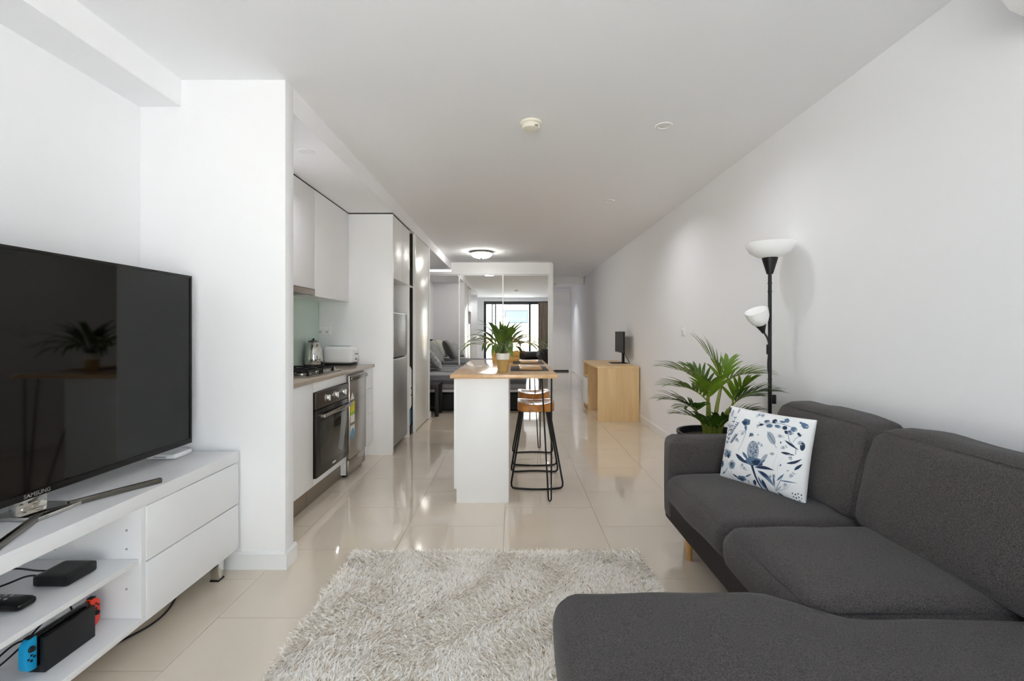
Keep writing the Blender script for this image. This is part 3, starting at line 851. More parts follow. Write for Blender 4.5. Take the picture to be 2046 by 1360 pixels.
# pale timber crate behind the plant
cb = thing('timber_crate', 'small honey coloured timber crate behind the island pot plant', 'crate', (-0.07, 4.56, IZ))
for (a, b) in ((0.0005, 0.046), (0.052, 0.098)):
    bx(-0.205, 0.065, 4.480, 4.490, IZ + a, IZ + b).build('slat', 'box_wood', cb, bevel=0.001)
    bx(-0.205, 0.065, 4.630, 4.640, IZ + a, IZ + b).build('slat', 'box_wood', cb, bevel=0.001)
    bx(-0.205, -0.195, 4.491, 4.629, IZ + a, IZ + b).build('slat', 'box_wood', cb, bevel=0.001)
    bx(0.055, 0.065, 4.491, 4.629, IZ + a, IZ + b).build('slat', 'box_wood', cb, bevel=0.001)
for (a, b) in ((-0.194, 4.491), (0.040, 4.491), (-0.194, 4.615), (0.040, 4.615)):
    bx(a, a + 0.014, b, b + 0.014, IZ + 0.0005, IZ + 0.106).build('post', 'box_wood', cb, smooth=False)

# ================================================================== bar stools
def make_stool(cx, cy, label):
    t = thing('bar_stool', label, 'stool', (cx, cy, 0), 'bar stools at the island')
    # saddle seat: slab with dished top
    v, f = [], []
    n = 16; hx, hy = 0.148, 0.16; zt, zb = 0.655, 0.585
    def sup(a, b):
        # rounded square outline
        k = (abs(a) ** 4 + abs(b) ** 4) ** 0.25
        m_ = max(abs(a), abs(b))
        s_ = m_ / k if k > 1e-6 else 1
        return a * s_, b * s_
    for layer in (0, 1):
        for i in range(n + 1):
            for j in range(n + 1):
                a, b = sup(-1 + 2 * i / n, -1 + 2 * j / n)
                z = zb
                if layer == 0:
                    z = zt - 0.024 * (1 - a * a) ** 1.0 * (1 - 0.35 * b * b) + 0.006 * abs(a) ** 2
                    if max(abs(-1 + 2 * i / n), abs(-1 + 2 * j / n)) > 0.99: z -= 0.006
                v.append((cx + a * hx, cy + b * hy, z))
    N = (n + 1) ** 2
    for i in range(n):
        for j in range(n):
            a = i * (n + 1) + j
            f.append((a, a + n + 1, a + n + 2, a + 1))
            f.append((N + a, N + a + 1, N + a + n + 2, N + a + n + 1))
    ring = [j for j in range(n)] + [i * (n + 1) + n for i in range(n)] + [n * (n + 1) + n - j for j in range(n)] + [(n - i) * (n + 1) for i in range(n)]
    for k in range(len(ring)):
        a, b = ring[k], ring[(k + 1) % len(ring)]
        f.append((a, b, b + N, a + N))
    MB().add(v, f).build('seat', 'seat_wood', t, angle=50)
    for sg in (-1, 1):
        tx, ty = 0.105, sg * 0.115
        bxx, byy = 0.205, sg * 0.205
        rr = 0.0075
        z0 = rr
        def pt(u, side):
            return Vector((cx + side * (tx + (bxx - tx) * u), cy + ty + (byy - ty) * u, 0.583 + (z0 - 0.583) * u))
        pts = [pt(0, -1), pt(0.4, -1), pt(0.86, -1), pt(0.93, -1), pt(0.97, -1) + Vector((0.006, 0, -0.002))]
        corner = [Vector((cx - bxx + 0.022, cy + byy, z0 + 0.003)), Vector((cx - bxx + 0.045, cy + byy + sg * 0.002, z0))]
        mid = []
        for k in range(1, 10):
            u = k / 10
            x = cx + (-bxx + 0.045) + (2 * bxx - 0.09) * u
            mid.append(Vector((x, cy + byy + sg * (0.002 + 0.022 * math.sin(PI * u)), z0)))
        left = pts + corner
        right = [Vector((2 * cx - p.x, p.y, p.z)) for p in reversed(left)]
        MB().tube(left + mid + right, rr, 10).build('sled_leg', 'black_iron', t)
        MB().box(cx - 0.12, cx + 0.12, cy + sg * 0.118 - 0.012, cy + sg * 0.118 + 0.012, 0.577, 0.584).build('seat_bracket', 'black_iron', t, smooth=False)
    return t
st = make_stool(0.185, 3.69, 'timber topped black bar stool at the front of the island')
copy_tree(st, (0.195, 4.30, 0), 'timber topped black bar stool at the back of the island, behind the front stool')

# ================================================================== television unit
TX, TZ = -1.39, 0.609
tu = thing('tv_unit', 'long white media unit with drawers and open shelves', 'media unit', (-1.6, 1.42, 0))
bx(-1.80, TX, 0.55, 2.296, 0.556, TZ).build('top', 'unit_white', tu, bevel=0.002)
bx(-1.80, TX - 0.004, 0.55, 2.294, 0.116, 0.138).build('bottom_board', 'unit_white', tu, bevel=0.0015)
bx(-1.80, TX - 0.004, 1.700, 1.718, 0.139, 0.555).build('divider', 'unit_white', tu, smooth=False)
bx(-1.80, TX - 0.004, 0.55, 0.568, 0.139, 0.555).build('side_panel', 'unit_white', tu, smooth=False)
bx(-1.80, TX - 0.022, 2.276, 2.294, 0.139, 0.555).build('side_panel', 'unit_white', tu, smooth=False)
bx(-1.80, -1.792, 0.569, 2.275, 0.139, 0.555).build('back_panel', 'unit_white', tu, smooth=False)
bx(-1.791, TX - 0.014, 0.569, 1.699, 0.345, 0.363).build('shelf', 'unit_white', tu, bevel=0.0015)
for (a, b) in ((0.118, 0.341), (0.346, 0.553)):
    bx(TX - 0.02, TX, 1.720, 2.295, a, b).build('drawer', 'unit_white', tu, bevel=0.002)
for (x_, y_) in ((-1.45, 2.22), (-1.45, 0.66), (-1.75, 2.22), (-1.75, 0.66)):
    lg = bx(x_ - 0.02, x_ + 0.02, y_ - 0.02, y_ + 0.02, 0.006, 0.1155).build('leg', 'chrome', tu, bevel=0.002)
    bx(x_ - 0.022, x_ + 0.022, y_ - 0.022, y_ + 0.022, 0.0, 0.006).build('foot_pad', 'black_plastic', lg, smooth=False)
for (x_, y_, z_) in ((TX - 0.06, 1.6985, 0.40), (TX - 0.06, 1.6985, 0.325), (-1.72, 1.6985, 0.40), (-1.72, 1.6985, 0.325), (TX - 0.06, 1.6985, 0.47), (TX - 0.06, 1.6985, 0.25)):
    MB().lathe([(0.004, 0), (0.004, 0.0014)], (x_, y_, z_), 10, axis='y').build('shelf_pin', 'grey_plastic', tu, smooth=False)

# television
tvx = -1.60
tv = thing('television', 'large flat black television on the white media unit', 'television', (-1.62, 1.52, TZ))
bx(tvx - 0.045, tvx - 0.006, 0.80, 2.24, 0.68, 1.48).build('back_cover', 'black_plastic', tv, bevel=0.01)
zb, zt, ya, yb = 0.664, 1.490, 0.79, 2.252
bz = MB().box(tvx - 0.010, tvx + 0.004, ya, yb, zt - 0.010, zt).box(tvx - 0.010, tvx + 0.004, ya, yb, zb, zb + 0.022)
bz.box(tvx - 0.010, tvx + 0.004, ya, ya + 0.010, zb + 0.022, zt - 0.010).box(tvx - 0.010, tvx + 0.004, yb - 0.010, yb, zb + 0.022, zt - 0.010)
bz.build('bezel', 'bezel', tv, smooth=False)
bx(tvx - 0.008, tvx, ya + 0.010, yb - 0.010, zb + 0.022, zt - 0.010).build('screen', 'screen', tv, smooth=False)
tv_v, tv_f = text_geo('SAMSUNG', 0.019)
MB().add([(tvx + 0.0046, 1.52 + a, zb + 0.011 + b) for a, b, c in tv_v], tv_f).build('lettering', 'chrome', tv, fix=False, smooth=False)
MB().box(tvx - 0.04, tvx - 0.012, 1.47, 1.57, TZ + 0.012, zb + 0.02).build('stand_neck', 'chrome', tv, bevel=0.004)
MB().box(tvx - 0.075, tvx + 0.085, 1.445, 1.595, TZ + 0.0005, TZ + 0.014).build('stand_plate', 'chrome', tv, bevel=0.005)
for sg in (-1, 1):
    pts = spline([(tvx + 0.06, 1.52 + sg * 0.05, TZ + 0.011), (tvx + 0.10, 1.52 + sg * 0.13, TZ + 0.0115), (tvx + 0.145, 1.52 + sg * 0.22, TZ + 0.012), (tvx + 0.185, 1.52 + sg * 0.30, TZ + 0.0115)], 6)
    m = MB()
    n = len(pts)
    prof = [(-0.009, -0.0105), (0.009, -0.0105), (0.011, 0.003), (0.006, 0.008), (-0.006, 0.008), (-0.011, 0.003)]
    v = []
    for i, p in enumerate(pts):
        T = (pts[min(i + 1, n - 1)] - pts[max(i - 1, 0)]).normalized()
        sd_ = Vector((T.y, -T.x, 0))
        for (a, b) in prof: v.append(p + sd_ * a + Vector((0, 0, b)))
    f = [tuple(range(5, -1, -1)), tuple(range((n - 1) * 6, n * 6))]
    for i in range(n - 1):
        for k in range(6):
            f.append((i * 6 + k, i * 6 + (k + 1) % 6, (i + 1) * 6 + (k + 1) % 6, (i + 1) * 6 + k))
    m.add(v, f).build('stand_foot', 'chrome_dark', tv)

rt = thing('router', 'flat white router on the media unit behind the television', 'router', (-1.68, 2.2, TZ))
MB().soft(-1.74, -1.60, 2.14, 2.262, TZ + 0.0005, TZ + 0.026, r=0.009, n=6).build('body', 'white_plastic', rt)
bx(-1.70, -1.64, 2.1385, 2.1402, TZ + 0.010, TZ + 0.014).build('light_strip', 'grey_plastic', rt, smooth=False)

# set-top box on the shelf
SZ = 0.363
sb = thing('set_top_box', 'small square black streaming box on the middle shelf', 'media box', (-1.545, 1.565, SZ))
MB().soft(-1.605, -1.488, 1.510, 1.624, SZ + 0.0005, SZ + 0.037, r=0.008, n=8).build('body', 'black_plastic', sb)
for (y_, p2, p3) in ((1.545, (-1.66, 1.46, SZ + 0.03), (-1.70, 1.33, SZ + 0.05)), (1.58, (-1.70, 1.50, SZ + 0.06), (-1.74, 1.36, SZ + 0.02))):
    MB().tube(spline([(-1.60, y_, SZ + 0.018), (-1.635, y_ - 0.02, SZ + 0.03), p2, p3, (-1.72, 1.15, SZ + 0.01)], 6), 0.0032, 8).build('cable', 'black_plastic', sb)

# remote
rm = thing('remote_control', 'black rounded remote control lying on the middle shelf', 'remote', (-1.60, 1.40, SZ))
MB().soft(-1.70, -1.497, 1.372, 1.430, SZ + 0.0005, SZ + 0.027, r=0.0125, n=10, crown=0.006).build('body', 'black_gloss', rm)
for i in range(4):
    for j in range(2):
        MB().lathe([(0.005, 0), (0.004, 0.002)], (-1.56 - i * 0.02, 1.392 + j * 0.018, SZ + 0.0315), 10).build('button', 'grey_plastic', rm)

# handheld console in its dock on the bottom shelf
DZ = 0.138
dk = thing('console_dock', 'black console dock standing on the bottom shelf of the media unit', 'dock', (-1.505, 1.517, DZ))
MB().box(-1.497, -1.478, 1.432, 1.604, DZ + 0.0005, DZ + 0.112).build('front_cover', 'black_plastic', dk, bevel=0.003)
MB().box(-1.535, -1.520, 1.432, 1.604, DZ + 0.0005, DZ + 0.112).build('back_cover', 'black_plastic', dk, bevel=0.003)
MB().box(-1.5205, -1.4965, 1.434, 1.602, DZ + 0.0005, DZ + 0.022).build('tray', 'black_plastic', dk, smooth=False)
cs = thing('game_console', 'handheld game console with blue and red controllers slotted in the dock', 'console', (-1.508, 1.517, DZ + 0.024))
MB().box(-1.5155, -1.5015, 1.428, 1.608, DZ + 0.0225, DZ + 0.122).build('tablet', 'black_gloss', cs, bevel=0.002)
def joy(sg, m, name):
    yc = 1.517 + sg * 0.0915
    ring = []
    W_, z0, z1, r_ = 0.036, DZ + 0.0225, DZ + 0.124, 0.026
    outer = yc + sg * W_
    ring.append((yc, z0))
    for k in range(7):
        a = -PI / 2 + (PI / 2) * k / 6
        ring.append((outer - sg * r_ + sg * r_ * math.cos(a), z0 + r_ + r_ * math.sin(a)))
    for k in range(7):
        a = (PI / 2) * k / 6
        ring.append((outer - sg * r_ + sg * r_ * math.cos(a), z1 - r_ + r_ * math.sin(a)))
    ring.append((yc, z1))
    j = MB().prism(ring, 'x', -1.520, -1.497).build(name, m, cs, bevel=0.003)
    zs = z1 - 0.032 if sg < 0 else z0 + 0.048
    zb_ = z0 + 0.042 if sg < 0 else z1 - 0.030
    ym = yc + sg * 0.018
    MB().lathe([(0.0095, 0), (0.0095, 0.003), (0.007, 0.006), (0.0075, 0.008)], (-1.497, ym, zs), 16, axis='x').build('thumbstick', 'black_plastic', j)
    for (a, b) in ((0.0085, 0), (-0.0085, 0), (0, 0.0085), (0, -0.0085)):
        MB().lathe([(0.0034, 0), (0.0034, 0.002)], (-1.497, ym + a, zb_ + b), 10, axis='x').build('button', 'black_plastic', j)
    MB().box(-1.519, -1.500, yc + sg * 0.004, yc + sg * 0.022, z1 - 0.001, z1 + 0.0035).build('shoulder_button', 'black_plastic', j, bevel=0.001)
joy(-1, 'console_blue', 'controller')
joy(1, 'console_red', 'controller')
cc = MB().tube(spline([(-1.540, 1.585, DZ + 0.10), (-1.553, 1.575, DZ + 0.135), (-1.57, 1.54, DZ + 0.12), (-1.60, 1.46, DZ + 0.05), (-1.60, 1.36, DZ + 0.03), (-1.62, 1.2, DZ + 0.006), (-1.70, 1.05, DZ + 0.005)], 6), 0.003, 8)
tag(cc.build('dock_cable', 'black_plastic', root=(-1.6, 1.36, DZ)), 'thin black cable looping behind the console dock', 'cable')
cc = MB().tube(spline([(-1.540, 1.50, DZ + 0.06), (-1.575, 1.44, DZ + 0.09), (-1.59, 1.36, DZ + 0.06), (-1.60, 1.27, DZ + 0.04), (-1.66, 1.15, DZ + 0.006)], 6), 0.003, 8)
tag(cc.build('power_cable', 'black_plastic', root=(-1.6, 1.3, DZ)), 'black cable running left from the console dock along the bottom shelf', 'cable')
fc = MB().tube(spline([(-1.62, 2.20, 0.006), (-1.555, 2.10, 0.006), (-1.50, 1.97, 0.006), (-1.495, 1.87, 0.006), (-1.53, 1.78, 0.006), (-1.56, 1.70, 0.006), (-1.62, 1.5, 0.006)], 8), 0.004, 8)
tag(fc.build('floor_cable', 'black_plastic', root=(-1.54, 1.9, 0)), 'black power cable lying on the floor under the media unit', 'cable')

# ================================================================== sofa
sf = thing('sofa', 'charcoal grey fabric chaise sofa along the right wall', 'sofa', (1.25, 1.5, 0))
MB().box(0.872, 1.66, 0.46, 2.60, 0.155, 0.30).build('base', 'sofa_dark', sf, bevel=0.012)
MB().box(0.165, 0.870, 0.46, 1.275, 0.155, 0.30).build('chaise_base', 'sofa_dark', sf, bevel=0.012)
MB().soft(0.872, 1.665, 2.475, 2.635, 0.150, 0.628, r=0.045, n=14, bulge=0.008).build('arm', 'sofa', sf)
MB().soft(1.53, 1.675, 0.45, 2.47, 0.28, 0.70, r=0.05, n=10).build('back_frame', 'sofa', sf)
MB().soft(0.828, 1.46, 1.785, 2.47, 0.285, 0.445, r=0.062, n=22, crown=0.022, bulge=0.012, wr=0.008, seed=1).build('seat_cushion', 'sofa', sf)
MB().soft(0.815, 1.46, 1.235, 1.795, 0.285, 0.452, r=0.066, n=22, crown=0.030, bulge=0.014, wr=0.008, seed=5).build('seat_cushion', 'sofa', sf)
def chz(q):
    t = max(0.0, min(1.0, (q.x - 0.70) / 0.22)); t = t * t * (3 - 2 * t)
    if q.y > 0.9:
        q.y -= 0.125 * t * min(1, (q.y - 0.9) / 0.35)
    return q
MB().soft(0.122, 1.46, 0.43, 1.378, 0.270, 0.448, r=0.072, n=30, crown=0.018, bulge=0.012, wr=0.008, seed=9, fn=chz).build('chaise_cushion', 'sofa', sf)
def lean(q):
    q.x += (q.z - 0.45) * 0.25
    q.x -= 0.015 * math.sin(min(1, max(0, (q.z - 0.45) / 0.4)) * PI)
    return q
for (a, b, sd_) in ((1.815, 2.462, 3), (1.10, 1.828, 8), (0.44, 1.108, 14)):
    MB().soft(1.345, 1.53, a, b, 0.440, 0.838, r=0.062, n=22, bulge=0.016, wr=0.012, seed=sd_, fn=lean, wscale=6.5, crown=0.012).build('back_cushion', 'sofa', sf)
for (x_, y_, z_) in ((0.937, 2.41, 0.0), (1.60, 2.50, 0.0), (1.60, 0.55, 0.0), (0.235, 0.55, 0.012), (0.235, 1.19, 0.012), (0.937, 0.55, 0.0)):
    MB().lathe([(0.014, z_), (0.0145, z_ + 0.01), (0.024, 0.155)], (x_, y_, 0), 16).build('leg', 'leg_wood', sf)
def seam(x0, x1, y0, y1, z, r_, par, fn=None, axis='z'):
    """sewn edge: a fine raised line around the rim of a cushion face"""
    k = r_ * 0.30
    if axis == 'z':
        a0, a1, b0, b1 = x0 + k, x1 - k, y0 + k, y1 - k
        mk = lambda a, b: Vector((a, b, z - k))
    else:
        a0, a1, b0, b1 = y0 + k, y1 - k, x0 + k, x1 - k      # x0..x1 are heights here, z is the face x
        mk = lambda a, b: Vector((z + k, a, b))
    rc = r_ * 0.75
    pts = []
    for (cx_, cy_, st_) in ((a1 - rc, b1 - rc, 0), (a0 + rc, b1 - rc, 90), (a0 + rc, b0 + rc, 180), (a1 - rc, b0 + rc, 270)):
        for i in range(6):
            an = R(st_ + 90 * i / 5)
            pts.append((cx_ + rc * math.cos(an), cy_ + rc * math.sin(an)))
    full = []
    for i in range(len(pts)):
        p, q = pts[i], pts[(i + 1) % len(pts)]
        d = math.hypot(q[0] - p[0], q[1] - p[1])
        m2 = max(1, int(d / 0.04))
        for t in range(m2): full.append((p[0] + (q[0] - p[0]) * t / m2, p[1] + (q[1] - p[1]) * t / m2))
    P3 = [mk(*p) for p in full]
    if fn: P3 = [Vector(fn(p.copy())) for p in P3]
    MB().tube(P3, 0.0021, 6, closed=True).build('seam', 'sofa', par)
cush = [o for o in sf.children if o.name.startswith('seat_cushion')]
seam(0.828, 1.46, 1.785, 2.47, 0.449, 0.062, cush[0])
seam(0.815, 1.46, 1.235, 1.795, 0.458, 0.066, cush[1])
backs = [o for o in sf.children if o.name.startswith('back_cushion')]
for o, (a, b) in zip(backs, ((1.815, 2.462), (1.10, 1.828), (0.44, 1.108))):
    seam(0.440, 0.846, a, b, 1.340, 0.062, o, fn=lean, axis='x')

# ------------------------------------------------------------------ printed cushion
BL = Vector((1.092, 2.385, 0.452)); BR = Vector((1.288, 1.995, 0.452))
ex = (BR - BL).normalized(); Wp = (BR - BL).length
nh = Vector((ex.y, -ex.x, 0)).normalized()      # horizontal, towards the camera side
if nh.y > 0: nh = -nh
th = R(13)
ez = (Vector((0, 0, 1)) * math.cos(th) - nh * math.sin(th)).normalized()
nn_ = ex.cross(ez).normalized()
if nn_.dot(nh) < 0: nn_ = -nn_
Hp = 0.375
pc = (BL + BR) / 2 + ez * (Hp / 2)
def pill(u, v, side, off=0.0):
    x = u * Wp / 2 * (1 - 0.035 * (1 - v * v))
    z = v * Hp / 2 * (1 - 0.035 * (1 - u * u))
    th_ = 0.052 * max(0.0, (1 - u ** 4) * (1 - v ** 4)) ** 0.55 + 0.004
    return pc + ex * x + ez * z + nn_ * (side * th_ + off)
cu = thing('throw_cushion', 'white throw cushion printed with blue botanical flowers on the sofa', 'cushion', ((BL + BR) / 2))
n = 44
m = MB(); v, f = [], []
for side in (1, -1):
    for i in range(n + 1):
        for j in range(n + 1):
            a, b = math.sin((-1 + 2 * i / n) * PI / 2), math.sin((-1 + 2 * j / n) * PI / 2)
            v.append(pill(a, b, side))
N = (n + 1) ** 2
for i in range(n):
    for j in range(n):
        a = i * (n + 1) + j
        f.append((a, a + n + 1, a + n + 2, a + 1)); f.append((N + a, N + a + 1, N + a + n + 2, N + a + n + 1))
ring = [j for j in range(n)] + [i * (n + 1) + n for i in range(n)] + [n * (n + 1) + n - j for j in range(n)] + [(n - i) * (n + 1) for i in range(n)]
for k in range(len(ring)):
    a, b = ring[k], ring[(k + 1) % len(ring)]
    f.append((a, b, b + N, a + N))
m.add(v, f).build('cover', 'pillow_white', cu, angle=70)

# the print, drawn in the cushion's own u,v square (u right, v up)
QC = [(105, 940), (1150, 1245), (1270, 250), (215, 110)]    # outline corners used only as drawing units
def uv_of(p):
    s_, t_ = 0.5, 0.5
    A, B, C_, D = [np.array(q, float) for q in QC]
    P_ = np.array(p, float)
    for _ in range(12):
        X_ = A * (1 - s_) * (1 - t_) + B * s_ * (1 - t_) + C_ * s_ * t_ + D * (1 - s_) * t_
        ds = (B - A) * (1 - t_) + (C_ - D) * t_
        dt = (D - A) * (1 - s_) + (C_ - B) * s_
        J = np.array([ds, dt]).T
        d = np.linalg.solve(J, P_ - X_)
        s_ += d[0]; t_ += d[1]
    return max(-0.97, min(0.97, 2 * s_ - 1)), max(-0.97, min(0.97, 2 * t_ - 1))
pr = MB()
lvl = [0]
def put(poly2, faces, mi):
    lvl[0] += 1
    off = 0.0012 + 0.00002 * (lvl[0] % 60)
    pr.add([pill(*uv_of(p), 1, off) for p in poly2], faces, mi)
def stroke(pts, w0, w1, mi):
    P_ = spline([(a, b, 0) for a, b in pts], 5)
    v, f = [], []
    n_ = len(P_)
    for i in range(n_):
        T = (P_[min(i + 1, n_ - 1)] - P_[max(i - 1, 0)]).normalized()
        s_ = Vector((-T.y, T.x, 0)) * (w0 + (w1 - w0) * i / (n_ - 1)) / 2
        v += [(P_[i] + s_)[:2], (P_[i] - s_)[:2]]
        if i: f.append((2 * i - 2, 2 * i - 1, 2 * i + 1, 2 * i))
    put(v, f, mi)
def leafp(a, b, w, mi, bend=0.0):
    A, B = Vector((*a, 0)), Vector((*b, 0))
    T = B - A; Nn = Vector((-T.y, T.x, 0)).normalized()
    v, f = [], []
    K = 8
    for i in range(K + 1):
        t = i / K
        c_ = A + T * t + Nn * bend * math.sin(PI * t)
        ww = w * math.sin(PI * t ** 0.8) * 0.5 + 0.6
        v += [(c_ + Nn * ww)[:2], (c_ - Nn * ww)[:2]]
        if i: f.append((2 * i - 2, 2 * i - 1, 2 * i + 1, 2 * i))
    put(v, f, mi)
def blob(c, rx, ry, mi, rot=0.0, wob=0.0, k=18):
    v = [c]
    for i in range(k):
        a = 2 * PI * i / k
        r_ = 1 + wob * math.sin(5 * a + c[0])
        x, y = rx * r_ * math.cos(a), ry * r_ * math.sin(a)
        v.append((c[0] + x * math.cos(rot) - y * math.sin(rot), c[1] + x * math.sin(rot) + y * math.cos(rot)))
    put(v, [(0, 1 + i, 1 + (i + 1) % k) for i in range(k)], mi)
DK, BLU, PA, FA = 0, 1, 2, 3
rp = random.Random(4)
# banksia
blob((628, 660), 78, 128, PA)
for i in range(70):
    a = rp.uniform(0, 2 * PI); r_ = math.sqrt(rp.random())
    blob((628 + 66 * r_ * math.cos(a), 655 + 112 * r_ * math.sin(a)), 7, 6, BLU if i % 3 else DK, k=6)
blob((640, 785), 112, 50, BLU, 0.1, 0.08)
blob((690, 800), 70, 34, DK, 0.15, 0.06)
stroke([(620, 830), (655, 950), (700, 1100)], 30, 18, DK)
leafp((395, 690), (570, 815), 44, DK, 8); leafp((490, 670), (575, 775), 34, BLU)
leafp((815, 690), (720, 800), 44, PA); leafp((790, 760), (690, 830), 24, BLU)
leafp((655, 850), (895, 880), 38, DK, -10); leafp((690, 890), (880, 1075), 52, BLU, -24); leafp((720, 900), (820, 975), 34, DK)
leafp((735, 990), (775, 1135), 40, DK); leafp((690, 960), (745, 1110), 24, BLU); leafp((640, 1000), (620, 1070), 44, DK)
# thistle
blob((520, 310), 56, 42, BLU, 0, 0.12); blob((505, 318), 30, 24, DK, 0, 0.1)
stroke([(530, 345), (525, 440), (480, 560), (425, 660)], 9, 4, PA); leafp((515, 345), (530, 420), 34, BLU)
stroke([(525, 415), (450, 420), (400, 445)], 5, 3, PA)
# sprigs at left
for (a, b) in (((400, 330), (300, 460)), ((350, 265), (240, 560)), ((390, 470), (310, 560))):
    stroke([a, ((a[0] + b[0]) / 2 + 6, (a[1] + b[1]) / 2), b], 5, 4, PA)
    for i in range(7):
        t = i / 6
        c_ = (a[0] + (b[0] - a[0]) * t, a[1] + (b[1] - a[1]) * t)
        leafp(c_, (c_[0] + 26, c_[1] - 16), 12, DK if i % 2 else BLU); leafp(c_, (c_[0] - 22, c_[1] - 20), 12, BLU)
for i in range(9):
    blob((205 + (i % 2) * 40 + i * 3, 330 + i * 26), 9, 12, BLU, 0.3, k=10)
blob((237, 165), 16, 38, DK, 0.1); blob((295, 205), 15, 45, PA, 0.1); blob((380, 170), 12, 34, PA)
# flowers at left
blob((250, 675), 84, 42, PA, 0.2, 0.15); blob((255, 690), 52, 36, BLU, 0.1, 0.18); blob((285, 715), 22, 26, DK)
blob((342, 822), 52, 54, PA, 0, 0.1); blob((345, 825), 34, 36, BLU, 0, 0.16); blob((338, 812), 14, 14, DK)
blob((170, 800), 34, 40, BLU, 0, 0.12); blob((172, 792), 14, 16, DK)
stroke([(330, 870), (325, 930), (330, 1000)], 6, 4, PA); stroke([(260, 760), (270, 860), (300, 950)], 5, 4, PA)
leafp((180, 915), (240, 895), 18, BLU); leafp((230, 905), (275, 850), 14, PA)
blob((465, 985), 62, 32, BLU, 0.15, 0.15); blob((460, 992), 32, 18, DK)
leafp((345, 930), (430, 990), 18, DK); leafp((520, 970), (610, 935), 20, BLU); leafp((545, 1000), (555, 1050), 20, PA)
# top right spray
for i, c_ in enumerate(((720, 335), (780, 290), (820, 345), (870, 285), (960, 290), (920, 350), (1000, 365), (1095, 380), (1165, 305), (1025, 420), (1000, 270), (1190, 330), (1150, 440), (1060, 420))):
    blob(c_, 28 + (i % 3) * 6, 14 + (i % 4) * 5, DK if i % 3 == 0 else BLU, -0.2 + 0.1 * i, 0.1, 12)
    if i % 2: blob((c_[0] + 22, c_[1] + 8), 16, 10, PA, 0, 0, 10)
stroke([(700, 345), (800, 315), (900, 310), (1010, 330), (1100, 370)], 4, 5, BLU)
stroke([(1040, 430), (1060, 520), (1120, 600), (1120, 680)], 6, 5, BLU); leafp((1010, 515), (1150, 625), 24, DK); stroke([(1180, 440), (1120, 490), (1095, 540)], 5, 4, BLU)
blob((1180, 580), 20, 50, DK, 0.1); blob((1165, 540), 26, 26, PA)
# feather leaf
blob((855, 495), 40, 85, PA, -0.5); stroke([(800, 415), (860, 500), (920, 615)], 4, 5, BLU)
for i in range(10):
    blob((820 + i * 8, 450 + i * 11), 8, 5, BLU, 0, 0, 6)
leafp((965, 560), (970, 530), 16, BLU); blob((605, 460), 28, 20, BLU, 0.3, 0.2); leafp((575, 490), (600, 450), 14, DK); blob((690, 460), 12, 10, PA)
# right leaves
leafp((970, 662), (1115, 690), 28, DK); leafp((1030, 790), (1175, 725), 30, DK, 16); leafp((1105, 865), (1175, 785), 28, DK); leafp((860, 690), (890, 690), 24, BLU)
blob((870, 685), 26, 16, PA); stroke([(930, 690), (900, 780), (870, 870)], 4, 3, FA)
# bottom right twigs
stroke([(880, 1120), (950, 1010), (1000, 920)], 8, 4, BLU); stroke([(880, 1120), (885, 1000), (880, 920)], 7, 4, PA); stroke([(880, 1120), (1000, 1090), (1060, 1030)], 6, 3, PA)
leafp((880, 1060), (885, 930), 22, BLU); leafp((920, 1000), (1005, 915), 20, BLU); leafp((950, 995), (1125, 1010), 14, BLU); leafp((890, 1130), (960, 1190), 18, DK); leafp((900, 1110), (960, 1060), 16, PA)
stroke([(930, 880), (950, 780), (1000, 720)], 5, 3, FA); leafp((960, 830), (975, 800), 16, BLU); leafp((1030, 880), (1060, 870), 14, PA)
for i in range(12):
    blob((1065 + (i % 4) * 26, 1130 + (i // 4) * 38 + (i % 2) * 10), 8, 9, DK if i % 2 else BLU, 0, 0, 8)
for (cx_, cy_, an) in ((450, 470, 0.6), (300, 400, 2.2), (660, 380, 1.0), (760, 600, 2.6), (960, 620, 0.4), (1080, 760, 1.8), (470, 880, 1.2), (560, 900, 2.5), (820, 960, 0.2), (980, 1090, 1.1), (200, 560, 2.0), (620, 250, 0.8), (1010, 480, 2.9), (1050, 960, 0.9), (440, 560, 2.4), (720, 250, 2.0)):
    e_ = (cx_ + 70 * math.cos(an), cy_ - 70 * math.sin(an))
    stroke([(cx_, cy_), ((cx_ + e_[0]) / 2 + 8, (cy_ + e_[1]) / 2), e_], 4, 2, PA)
    for q in range(4):
        t = (q + 1) / 4
        c_ = (cx_ + (e_[0] - cx_) * t, cy_ + (e_[1] - cy_) * t)
        for sg in (-1, 1):
            leafp(c_, (c_[0] + 24 * math.cos(an + sg * 0.9), c_[1] - 24 * math.sin(an + sg * 0.9)), 10, (PA, BLU, FA)[(q + int(cx_)) % 3])
pr.build('botanical_print', ['print_dark', 'print_blue', 'print_pale', 'print_faint'], cu, fix=False, smooth=False)

# ================================================================== rug
RX0, RX1, RY0, RY1 = -0.868, 0.690, 0.20, 2.475
rg = thing('rug', 'cream shaggy pile rug on the floor before the sofa', 'rug', ((RX0 + RX1) / 2, (RY0 + RY1) / 2, 0))
bx(RX0, RX1, RY0, RY1, 0.0005, 0.012).build('backing', 'rug_base', rg, smooth=False)
m_ = mat('rug_pile', (226, 220, 210), 0.9, spec=0.1)
nt = m_.node_tree
geo = nt.nodes.new('ShaderNodeNewGeometry')
cr = nt.nodes.new('ShaderNodeValToRGB')
for i, (p_, c_) in enumerate(((0.0, (150, 128, 100)), (0.06, (226, 212, 194)), (0.2, (246, 239, 229)), (0.6, (251, 247, 241)), (1.0, (255, 253, 250)))):
    e = cr.color_ramp.elements[i] if i < 2 else cr.color_ramp.elements.new(p_)
    e.position = p_; e.color = (*lin(c_), 1)
nt.links.new(geo.outputs['Random Per Island'], cr.inputs[0])
